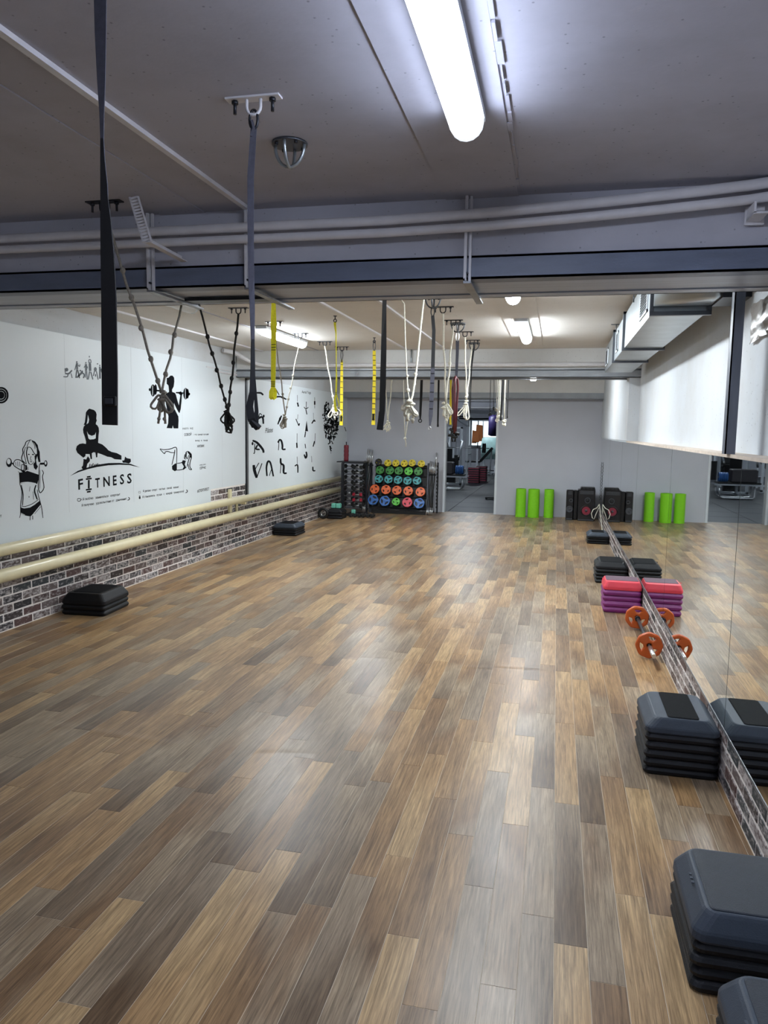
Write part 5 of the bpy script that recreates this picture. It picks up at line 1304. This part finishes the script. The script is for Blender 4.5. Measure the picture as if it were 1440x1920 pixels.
ladder(a, .12, [(641, 680), (640.5, 730), (640, 797)], [.016, .030, .036, .036], 'yellow ladder strap with black rungs beside the thin lime strap', 8.78, 14)
a = eye_hook(-1.956, 7.95, 'small ceiling hook over the right yellow ladder strap')
ladder(a, .10, [(702, 700), (701, 750), (700, 796)], .034, 'yellow ladder strap with black rungs left of the long black strap', 7.95, 14)
# K: long black strap
y_ = 4.6
a = eye_hook(W(722, 545, 1, y_).x, y_, 'hidden ceiling hook over the long black strap')
t = root('suspension_strap', a, 'long wide black strap hanging in the middle of the room', 'strap')
make('webbing', MB().ribbon([a, at(720.5, 580, y_), at(719.5, 650, y_), at(718, 720, y_), at(716.5, 770, y_), at(714.5, 785, y_), at(712, 806, y_)], [.024, .026, .034, .038, .036, .036, .040], .006, [.6, .5, .3, .2, .2, .2, .2]), M_BLACK, t, a)
make('end_loop', MB().ribbon([at(716, 772, y_ + .02), at(714, 790, y_ + .025), at(712.5, 806, y_ + .01)], .038, .005, .2), M_BLACK, t, a)
# M: dark ladder strap on ring anchor
rp = ring_anchor(-.934, 5.6, 'round ring anchor on ceiling over the dark ladder strap', .066)
a = rp; t = root('ladder_strap', a, 'dark grey ladder strap hanging from a ring anchor in the right row', 'strap')
c = carabiner(t, a, a + Vector((0, 0, .008)), .07, M_BLACK); y_ = 5.6
path = [c, at(813.5, 620, y_), at(811.5, 690, y_), at(809.5, 740, y_), at(807.5, 780, y_), at(806, 798, y_)]
make('webbing', MB().ribbon(path[:3], [.026, .026, .028], .005, .2), M_BLACK, t, a)
make('webbing', MB().ribbon(path[2:], [.030, .032, .030, .012], .005, .2), M_GREYW, t, a)
for px, py in ((811, 700), (810.5, 718), (810, 735), (809, 752), (808.5, 766)): q = at(px, py, y_ - .004); make('pocket_seam', MB().box(q.x - .014, q.x + .014, q.y - .003, q.y, q.z - .002, q.z + .002), M_BLACK, t, a)
make('tip_ring', MB().torus(at(805.5, 803, y_), .011, .0035, 'y', 12, 6), M_CHROME, t, a)
# N, O: black straps beyond the middle beam
def far_strap(px0, px1, py1, y_, w, mt, label, loop=False, group='straps beyond the middle beam'):
    a = eye_hook(W(px0, 700, 1, y_).x, y_, 'hidden hook above ' + label)
    t = root('suspension_strap', a, label, 'strap', group)
    make('webbing', MB().ribbon([a, at(px0, 715, y_), at((px0 + px1) / 2, (715 + py1) / 2, y_), at(px1, py1 - 8, y_), at(px1, py1, y_)], [w, w, w, w * .9, w * (.5 if loop else .9)], .006, .2), mt, t, a)
    if loop: make('end_loop', MB().torus(at(px1 - .3, py1 + 3, y_), .022, .007, 'y', 14, 6), mt, t, a)
    else: make('end_fold', MB().box(at(px1, py1, y_).x - w * .5, at(px1, py1, y_).x + w * .5, y_ - .008, y_ + .008, at(px1, py1, y_).z - .004, at(px1, py1, y_).z + .03), mt, t, a)
far_strap(790.5, 788, 786, 10.3, .036, M_BLACK, 'black strap with small end loop hung beyond middle beam', True)
far_strap(822.5, 821, 800, 10.3, .026, M_BLACK, 'plain narrow black strap hung beyond middle beam')
far_strap(845.5, 844.5, 796, 10.8, .030, M_YELLOW, 'yellow strap partly hidden behind the dark red band')
# Q: strap with dark red band
rp = ring_anchor(-.928, 6.98, 'round ring anchor on ceiling over the dark red band', .072)
a = rp; t = root('suspension_strap', a, 'black strap holding a dark red rubber band with black handles', 'strap'); y_ = 6.98
c = carabiner(t, a, a + Vector((0, 0, .008)), .09, M_CHROME)
make('webbing', MB().ribbon([c, at(857.5, 660, y_), at(855.5, 706, y_)], [.032, .028, .024], .005, .2), M_GREYW, t, a)
make('rubber_band', MB().tube([at(851, 812, y_), at(849.5, 770, y_), at(848.5, 730, y_), at(850, 712, y_), at(854, 705, y_), at(858, 712, y_ + .01), at(858.5, 730, y_ + .01), at(856, 765, y_ + .01), at(854, 812, y_ + .01)], .011, 8).tube([at(852, 812, y_ - .02), at(852, 770, y_ - .02), at(852.5, 720, y_ - .015), at(854, 706, y_ - .01)], .011, 8), M_REDTUBE, t, a)
hb = MB()
for k, (px, py) in enumerate(((849, 808), (855, 812), (851, 820), (846, 816))):
    q = at(px, py, y_ - .01); hb.tube([q + Vector((-.03, 0, .02 - .02 * (k % 2))), q, q + Vector((.03, .01, -.03 + .02 * k % .05))], .014, 8)
make('handles', hb.tube([at(849, 800, y_), at(846, 812, y_), at(848, 828, y_), at(853, 828, y_), at(855, 812, y_)], .008, 6), M_RUBBER, t, a)
# S: thin black strap
rp = ring_anchor(-.946, 8.54, 'round ring anchor on ceiling, rearmost in the right row', .066)
a = rp; t = root('suspension_strap', a, 'thin black cord strap hanging from the rearmost ring anchor', 'strap'); y_ = 8.54
make('webbing', MB().ribbon([a + Vector((0, 0, .01)), at(887.5, 655, y_), at(885, 680, y_), at(884, 695, y_)], [.03, .026, .016, .010], .006, [.2, .3, .6, .6]), M_BLACK, t, a)
make('cord', MB().tube([at(884, 693, y_), at(881, 730, y_), at(880, 775, y_), at(879.5, 800, y_)], .005, 6).tube([at(884.5, 693, y_), at(883, 730, y_), at(882, 775, y_)], .004, 6), M_BROPE, t, a)
# far right group of thin cords beyond the middle beam
FG = [(920, 918.5, 790, M_BROPE, .005, 'black cord, first of the far right group by the doorway'), (926.5, 925.5, 780, M_BROPE, .005, 'black cord, second of the far right group by the doorway'), (932, 931, 782, M_GROPE, .006, 'grey cord in the far right group above the doorway edge'),
      (935.5, 934.5, 798, M_WROPE, .008, 'white cord with frayed knot in the far right group'), (938.5, 937, 790, M_WROPE, .007, 'white cord with small knot in the far right group'), (947, 945.5, 806, M_WROPE, .010, 'thick white cord with looped knot at far right of the group')]
for i, (p0, p1, py, mt, r_, lab) in enumerate(FG):
    y_ = 10.9 + .12 * i
    a = eye_hook(W(p0, 700, 1, y_).x, y_, 'hidden hook above ' + lab)
    t = root('hanging_cord', a, lab, 'rope', 'thin cords beyond the middle beam')
    make('rope_leg', MB().tube([a, at(p0, 715, y_), at((p0 + p1) / 2, 750, y_), at(p1, py - 12, y_)], r_, 6), mt, t, a)
    make('knot', tangle(at(p1, py - 14, y_), .06 if mt is M_WROPE else .03, .09 if mt is M_WROPE else .05, r_ * .9, 2, 2 if mt is M_WROPE else 1, 60 + i), mt, t, a)
far_strap(943.5, 939, 788, 11.2, .03, M_BLACK, 'black strap amid white cords in the far right group')
far_strap(953.5, 951, 784, 11.5, .018, M_BLACK, 'narrow black strap at the far right end of the group')
# light switch-like marks and small floor items are left to the walls' own wear

# ================================================================== WEIGHTS ROOM BEHIND THE DOORWAY
GY0, GY1, GX0, GX1 = 14.62, 31.5, -8.5, 2.5
gf = make('floor', MB().box(GX0, GX1, GY0, GY1, -.08, -.012), M_DARKGAP, kind='structure')
me = MB().loft([rrect(-.497, .497, -.497, .497, -.012, .01, 2), rrect(-.497, .497, -.497, .497, -.003, .01, 2), rrect(-.491, .491, -.491, .491, 0, .01, 2)]).mesh('tile'); fixn(me); me.materials.append(M_TILE)
for i in range(9):
    for j in range(16):
        o = bpy.data.objects.new('tile', me); link(o, gf); o.location = (-7.55 + i * 1.0, GY0 + .50 + j * 1.0, rng.uniform(-.0012, .0012))
make('wall_gym_back', MB().box(GX0, GX1, GY1, GY1 + .15, 0, 2.7), M_WALLG, kind='structure')
make('wall_gym_left', MB().box(GX0 - .15, GX0, GY0, GY1, 0, 2.7), M_WALLG, kind='structure')
make('wall_gym_right', MB().box(GX1, GX1 + .15, GY0, GY1, 0, 2.7), M_WALLG, kind='structure')
make('wall_gym_front', MB().box(GX0, XL - .2, GY0 - .17, GY0, 0, 2.7).box(XR + .2, GX1, GY0 - .17, GY0, 0, 2.7), M_WALLG, kind='structure')
make('ceiling', MB().box(GX0, GX1, GY0 + .06, GY1, 2.6, 2.75), M_CEIL, kind='structure')
for yy, zz in ((18.2, 2.06), (24.5, 2.16)):
    make('ceiling_beam', MB().box(GX0, GX1, yy, yy + .4, zz, 2.6), M_BEAMC, kind='structure')
    for k in range(2):
        pipe('ceiling_pipe', [(GX0 + .01, yy - .06, zz + .09 + k * .17), (GX1 - .01, yy - .06, zz + .09 + k * .17)], .026, M_WPIPE, '%s white pipe on the %s beam of the weights room' % (('lower', 'upper')[k], 'front' if yy < 20 else 'rear'), 'pipes in the weights room', 8)
make('ceiling_beam', MB().box(GX0, GX1, 18.16, 18.2, 2.02, 2.10), M_DARKSTEEL, kind='structure')
for x, y, lab in ((-1.9, 16.2, 'just behind the doorway'), (-4.6, 17.0, 'left of the doorway'), (-2.6, 21.5, 'over the bench'), (-5.2, 22.5, 'over the left machines'), (-3.0, 28.0, 'near the far window'), (-6.0, 28.0, 'in the far left')):
    t = root('panel_lamp', (x, y, 2.6), 'lit ceiling panel lamp in the weights room ' + lab, 'ceiling lamp', 'weights room lamps')
    make('frame', MB().box(x - .62, x + .62, y - .1, y + .1, 2.56, 2.598), M_WHITEP, t, (x, y, 2.6)); make('diffuser', MB().box(x - .6, x + .6, y - .085, y + .085, 2.545, 2.562), M_LAMPG, t, (x, y, 2.6))
# bright window at the far wall
wn = make('window_1', MB().box(-3.62, -2.40, GY1 - .05, GY1 - .01, .95, 2.05), M_WHITEP, kind='structure')
make('pane', MB().box(-3.57, -3.03, GY1 - .058, GY1 - .05, 1.0, 2.0), emit_mat('window_daylight', (.78, .93, 1.0), .55), wn)
make('pane', MB().box(-2.99, -2.45, GY1 - .058, GY1 - .05, 1.0, 2.0), MATS['window_daylight'], wn)
# power cage
cx0, cx1, cy0, cy1 = -4.15, -3.02, 26.0, 27.0
o_ = (-3.6, 26.5, 0); t = root('power_cage', o_, 'white steel power cage standing far behind the doorway', 'gym machine')
for x in (cx0, cx1):
    for y in (cy0, cy1): make('upright', MB().box(x - .035, x + .035, y - .035, y + .035, .0005, 2.14), M_WHITEP, t, o_)
    make('side_rail', MB().box(x - .025, x + .025, cy0, cy1, .03, .08), M_WHITEP, t, o_)
    make('side_rail', MB().box(x - .025, x + .025, cy0, cy1, 2.08, 2.13), M_WHITEP, t, o_)
    make('side_rail', MB().box(x - .02, x + .02, cy0, cy1, .75, .79), M_WHITEP, t, o_)
make('cross_bar', MB().box(cx0, cx1, cy1 - .02, cy1 + .02, 2.08, 2.13), M_DARKSTEEL, t, o_)
make('cable_arm', MB().tube([(cx1 - .3, cy0 - .04, 2.02), (cx1 + .2, cy0 - .04, 2.0), (cx1 + .85, cy0 - .04, 2.02)], .03, 8), M_DARKSTEEL, t, o_)
make('brace', MB().tube([(cx1 - .6, cy0 - .02, 2.12), (cx1, cy0 - .02, 1.75)], .03, 8), M_WHITEP, t, o_)
make('weight_stack', MB().box(-3.75, -3.40, 26.6, 26.8, .10, .72), M_RUBBER, t, o_)
make('guide_rod', MB().cyl((-3.66, 26.7, .7), (-3.66, 26.7, 2.05), .012, 8), M_CHROME, t, o_)
make('guide_rod', MB().cyl((-3.5, 26.7, .7), (-3.5, 26.7, 2.05), .012, 8), M_CHROME, t, o_)
# barbell on two stands
o_ = (-2.95, 24.9, 0); t = root('squat_stand', o_, 'squat stand with a loaded barbell in the weights room', 'gym machine')
for x in (-3.35, -2.55):
    make('upright', MB().box(x - .03, x + .03, 24.87, 24.93, .0005, 1.02), M_WHITEP, t, o_); make('foot', MB().box(x - .03, x + .03, 24.6, 25.2, .0005, .05), M_WHITEP, t, o_)
make('bar', MB().cyl((-3.75, 24.86, 1.03), (-2.15, 24.86, 1.03), .014, 10), M_CHROME, t, o_)
for x in (-2.30, -2.36, -3.56, -3.62): make('plate', MB().cyl((x - .022, 24.86, 1.03), (x + .022, 24.86, 1.03), .16, 20), M_RUBBER, t, o_)
# bench with silver tube legs
bx1, by1 = -2.42, 20.15
o_ = (bx1 - .4, by1 + .2, 0); t = root('weight_bench', o_, 'black padded bench on bent silver tube legs behind the left door jamb', 'bench')
for dy in (0, .4):
    make('tube_leg', MB().tube([(bx1 - .85, by1 + dy, .34), (bx1 - .85, by1 + dy, .05), (bx1 - .80, by1 + dy, .018), (bx1 - .12, by1 + dy, .018), (bx1 - .05, by1 + dy, .05), (bx1 - .02, by1 + dy, .14), (bx1 - .02, by1 + dy, .34)], .017, 8), M_CHROME, t, o_)
    make('frame_rail', MB().box(bx1 - .95, bx1 + .10, by1 + dy - .02, by1 + dy + .015, .33, .37), M_CHROME, t, o_)
make('pad', MB().bbox(bx1 - 1.0, bx1 + .02, by1 - .0, by1 + .43, .371, .41, .012), M_RUBBER, t, o_)
solo('plyo_box', MB().bbox(bx1 - .92, bx1 - .30, by1 + .05, by1 + .40, .4105, .74, .02), mat('dark_vinyl', srgb(58, 54, 58), .5), label='dark vinyl block standing on the bench behind the doorway', cat='box')
for k in range(5):
    x = bx1 - .24 + k * .045
    o_ = (x, by1 + .22, .411); t = root('weight_plate', o_, 'blue plate standing on the bench behind the doorway, %s from the left' % on[k], 'weight plate', 'blue plates on the bench')
    make('disc', MB().cyl((x, by1 + .22, .5315), (x + .032, by1 + .22, .5315), .12, 22), pmats['b'], t, o_); make('hub', MB().cyl((x - .003, by1 + .22, .5315), (x + .035, by1 + .22, .5315), .03, 12), M_CHROME, t, o_)
# stacks of dark steps with red edges
for si, (qx, qy) in enumerate(((-2.44, 22.85), (-2.30, 23.75))):
    for k in range(7):
        z = .0005 + k * .069; o_ = (qx, qy + .2, z)
        t = root('step_platform', o_, 'dark step with red edge, %s from the floor, in %s weights room stack' % ((on + ['seventh'])[k], ('front', 'rear')[si]), 'step platform', 'dark red steps in the weights room')
        make('deck', MB().loft([rrect(qx - .17, qx + .17, qy, qy + .4, z, .03), rrect(qx - .17, qx + .17, qy, qy + .4, z + .05, .03), rrect(qx - .15, qx + .15, qy + .02, qy + .38, z + .068, .03)]), mat('dark_wine', srgb(52, 34, 42), .5), t, o_)
        make('edge_band', MB().loft([rrect(qx - .173, qx + .173, qy - .003, qy + .403, z + .030, .03), rrect(qx - .173, qx + .173, qy - .003, qy + .403, z + .048, .03)]), mat('wine_edge', srgb(150, 50, 70), .5), t, o_)
q = Vector((-1.46, 17.5, 0))
t = root('foot_plate', q, 'flat black footrest on tiles just inside the doorway', 'footrest')
make('board', MB().bbox(q.x - .12, q.x + .16, q.y, q.y + .3, .03, .06, .006), M_RUBBER, t, q)
for x in (-.10, .12): make('foot', MB().box(q.x + x - .015, q.x + x + .015, q.y + .02, q.y + .28, .0005, .03), M_DARKSTEEL, t, q)
for (bx0, by0, lab) in ((-2.75, 27.6, 'black incline bench on white frame below the far window'), (-4.9, 25.0, 'black incline bench on white frame at left of the weights room'), (-4.0, 18.6, 'black incline bench on white frame left of the silver legged bench')):
    o_ = (bx0, by0, 0); t = root('incline_bench', o_, lab, 'bench', 'incline benches')
    make('base_rail', MB().box(bx0 - .5, bx0 + .5, by0 - .03, by0 + .03, .02, .07), M_WHITEP, t, o_)
    for x in (-.5, .45): make('foot_bar', MB().box(bx0 + x, bx0 + x + .05, by0 - .25, by0 + .25, .0005, .05), M_WHITEP, t, o_)
    make('column', MB().box(bx0 - .03, bx0 + .03, by0 - .03, by0 + .03, .06, .45), M_WHITEP, t, o_); make('back_support', MB().tube([(bx0 + .4, by0, .05), (bx0 + .45, by0, .93)], .025, 8), M_WHITEP, t, o_)
    make('seat_pad', MB().bbox(bx0 - .5, bx0 + .05, by0 - .15, by0 + .15, .44, .51, .015), M_RUBBER, t, o_)
    make('back_pad', MB().loft([[(bx0 + .08, by0 - .15, .46), (bx0 + .08, by0 + .15, .46), (bx0 + .02, by0 + .15, .52), (bx0 + .02, by0 - .15, .52)], [(bx0 + .50, by0 - .15, .95), (bx0 + .50, by0 + .15, .95), (bx0 + .44, by0 + .15, 1.01), (bx0 + .44, by0 - .15, 1.01)]]), M_RUBBER, t, o_)
def machine(x, y, lab):
    o_ = (x, y, 0); t = root('press_machine', o_, lab, 'gym machine', 'weights room machines')
    for sx in (-1, 1):
        make('upright', MB().box(x + sx * .37 - .03, x + sx * .37 + .03, y - .03, y + .03, .0005, 1.7), M_WHITEP, t, o_)
        make('lever_arm', MB().tube([(x + sx * .37, y, 1.3), (x + sx * .45, y - .4, 1.3), (x + sx * .40, y - .75, .9)], .025, 8), M_WHITEP, t, o_)
        make('hand_grip', MB().cyl((x + sx * .40, y - .75, .9), (x + sx * .40, y - .82, .78), .028, 8), M_RUBBER, t, o_)
    make('top_rail', MB().box(x - .4, x + .4, y - .03, y + .03, 1.65, 1.7), M_WHITEP, t, o_)
    make('base_rail', MB().box(x - .4, x + .4, y - .03, y + .03, .02, .08).box(x - .03, x + .03, y - .8, y, .02, .08), M_WHITEP, t, o_)
    make('weight_stack', MB().box(x - .2, x + .2, y + .04, y + .2, .08, .8), M_RUBBER, t, o_)
    make('seat_pad', MB().bbox(x - .18, x + .18, y - .7, y - .3, .42, .5, .02), M_RUBBER, t, o_); make('seat_post', MB().box(x - .03, x + .03, y - .54, y - .46, .05, .42), M_WHITEP, t, o_)
    make('back_pad', MB().bbox(x - .15, x + .15, y - .3, y - .22, .52, 1.1, .02), M_RUBBER, t, o_)
machine(-3.05, 21.6, 'white press machine standing behind the silver legged bench')
machine(-4.6, 30.2, 'white press machine at the far wall left of the window')
machine(-4.4, 22.6, 'white press machine in the left half of the weights room')
machine(-5.9, 27.0, 'white press machine in the far left of the weights room')
# towels, bag, shroud, ball
o_ = (-3.1, 30.3, 0); t = root('towel_rack', o_, 'tall coat stand with brown towels before the bright far window', 'coat stand')
make('pole', MB().cyl((-3.1, 30.3, .0005), (-3.1, 30.3, 2.0), .02, 8), M_DARKSTEEL, t, o_); make('base', MB().cyl((-3.1, 30.3, .0005), (-3.1, 30.3, .03), .18, 16), M_DARKSTEEL, t, o_)
for k, (dx, w, z0, z1) in enumerate(((-.14, .2, 1.1, 1.62), (.06, .3, 1.18, 1.85), (-.05, .24, 1.14, 1.5))):
    y = 30.26 - .05 * k
    make('towel', MB().loft([[(-3.1 + dx - w / 2, y, z0 + .02 * k), (-3.1 + dx + w / 2, y, z0), (-3.1 + dx + w / 2, y + .04, z0), (-3.1 + dx - w / 2, y + .04, z0)], [(-3.1 + dx - w * .4, y - .01, z1), (-3.1 + dx + w * .42, y - .01, z1 - .03), (-3.1 + dx + w * .42, y + .05, z1 - .03), (-3.1 + dx - w * .4, y + .05, z1)]]), mat('brown_towel', srgb(176, 104, 56), .85, var=.15, scale=20), t, o_)
x = -1.79; o_ = (x, 22, 1.5); t = root('punch_bag', o_, 'dark purple punching bag hanging behind the right door jamb', 'punching bag')
make('bag', MB().loft([[(x + r_ * math.cos(2 * PI * k / 18), 22 + r_ * math.sin(2 * PI * k / 18), z) for k in range(18)] for z, r_ in ((1.45, .08), (1.48, .165), (2.0, .165), (2.06, .10))], True), mat('purple_vinyl', srgb(50, 40, 88), .4), t, o_)
make('chain', MB().cyl((x, 22, 2.05), (x, 22, 2.599), .008, 6), M_DARKSTEEL, t, o_)
x = -2.5; y = 29.0; o_ = (x, y, 0); t = root('plastic_shroud', o_, 'pale aqua moulded machine shroud below the far window', 'gym machine')
make('shroud', MB().loft([rrect(x - .3, x + .3, y - .1, y + .2, .52, .06), rrect(x - .35, x + .35, y - .1, y + .2, .95, .08), rrect(x - .30, x + .30, y - .08, y + .18, 1.32, .08), rrect(x - .24, x + .24, y - .04, y + .14, 1.36, .05)], True), mat('aqua_plastic', srgb(170, 206, 204), .3), t, o_)
for sx in (-1, 1): make('leg', MB().box(x + sx * .22 - .03, x + sx * .22 + .03, y, y + .1, .0005, .54), M_WHITEP, t, o_)
make('foot_rail', MB().box(x - .3, x + .3, y - .3, y - .24, .0005, .06), M_WHITEP, t, o_); make('stem', MB().box(x - .03, x + .03, y - .3, y + .1, .02, .07), M_WHITEP, t, o_)
o_ = (-4.05, 20.0, 0); t = root('gym_ball', o_, 'large grey gym ball in the weights room, seen in the mirror', 'gym ball')
make('ball', MB().ball((-4.05, 20.0, .326), .325, 28, 16), mat('grey_ball', srgb(120, 128, 132), .4), t, o_)
make('valve', MB().cyl((-4.05, 19.67, .33), (-4.05, 19.68, .33), .012, 8), M_WHITEP, t, o_)
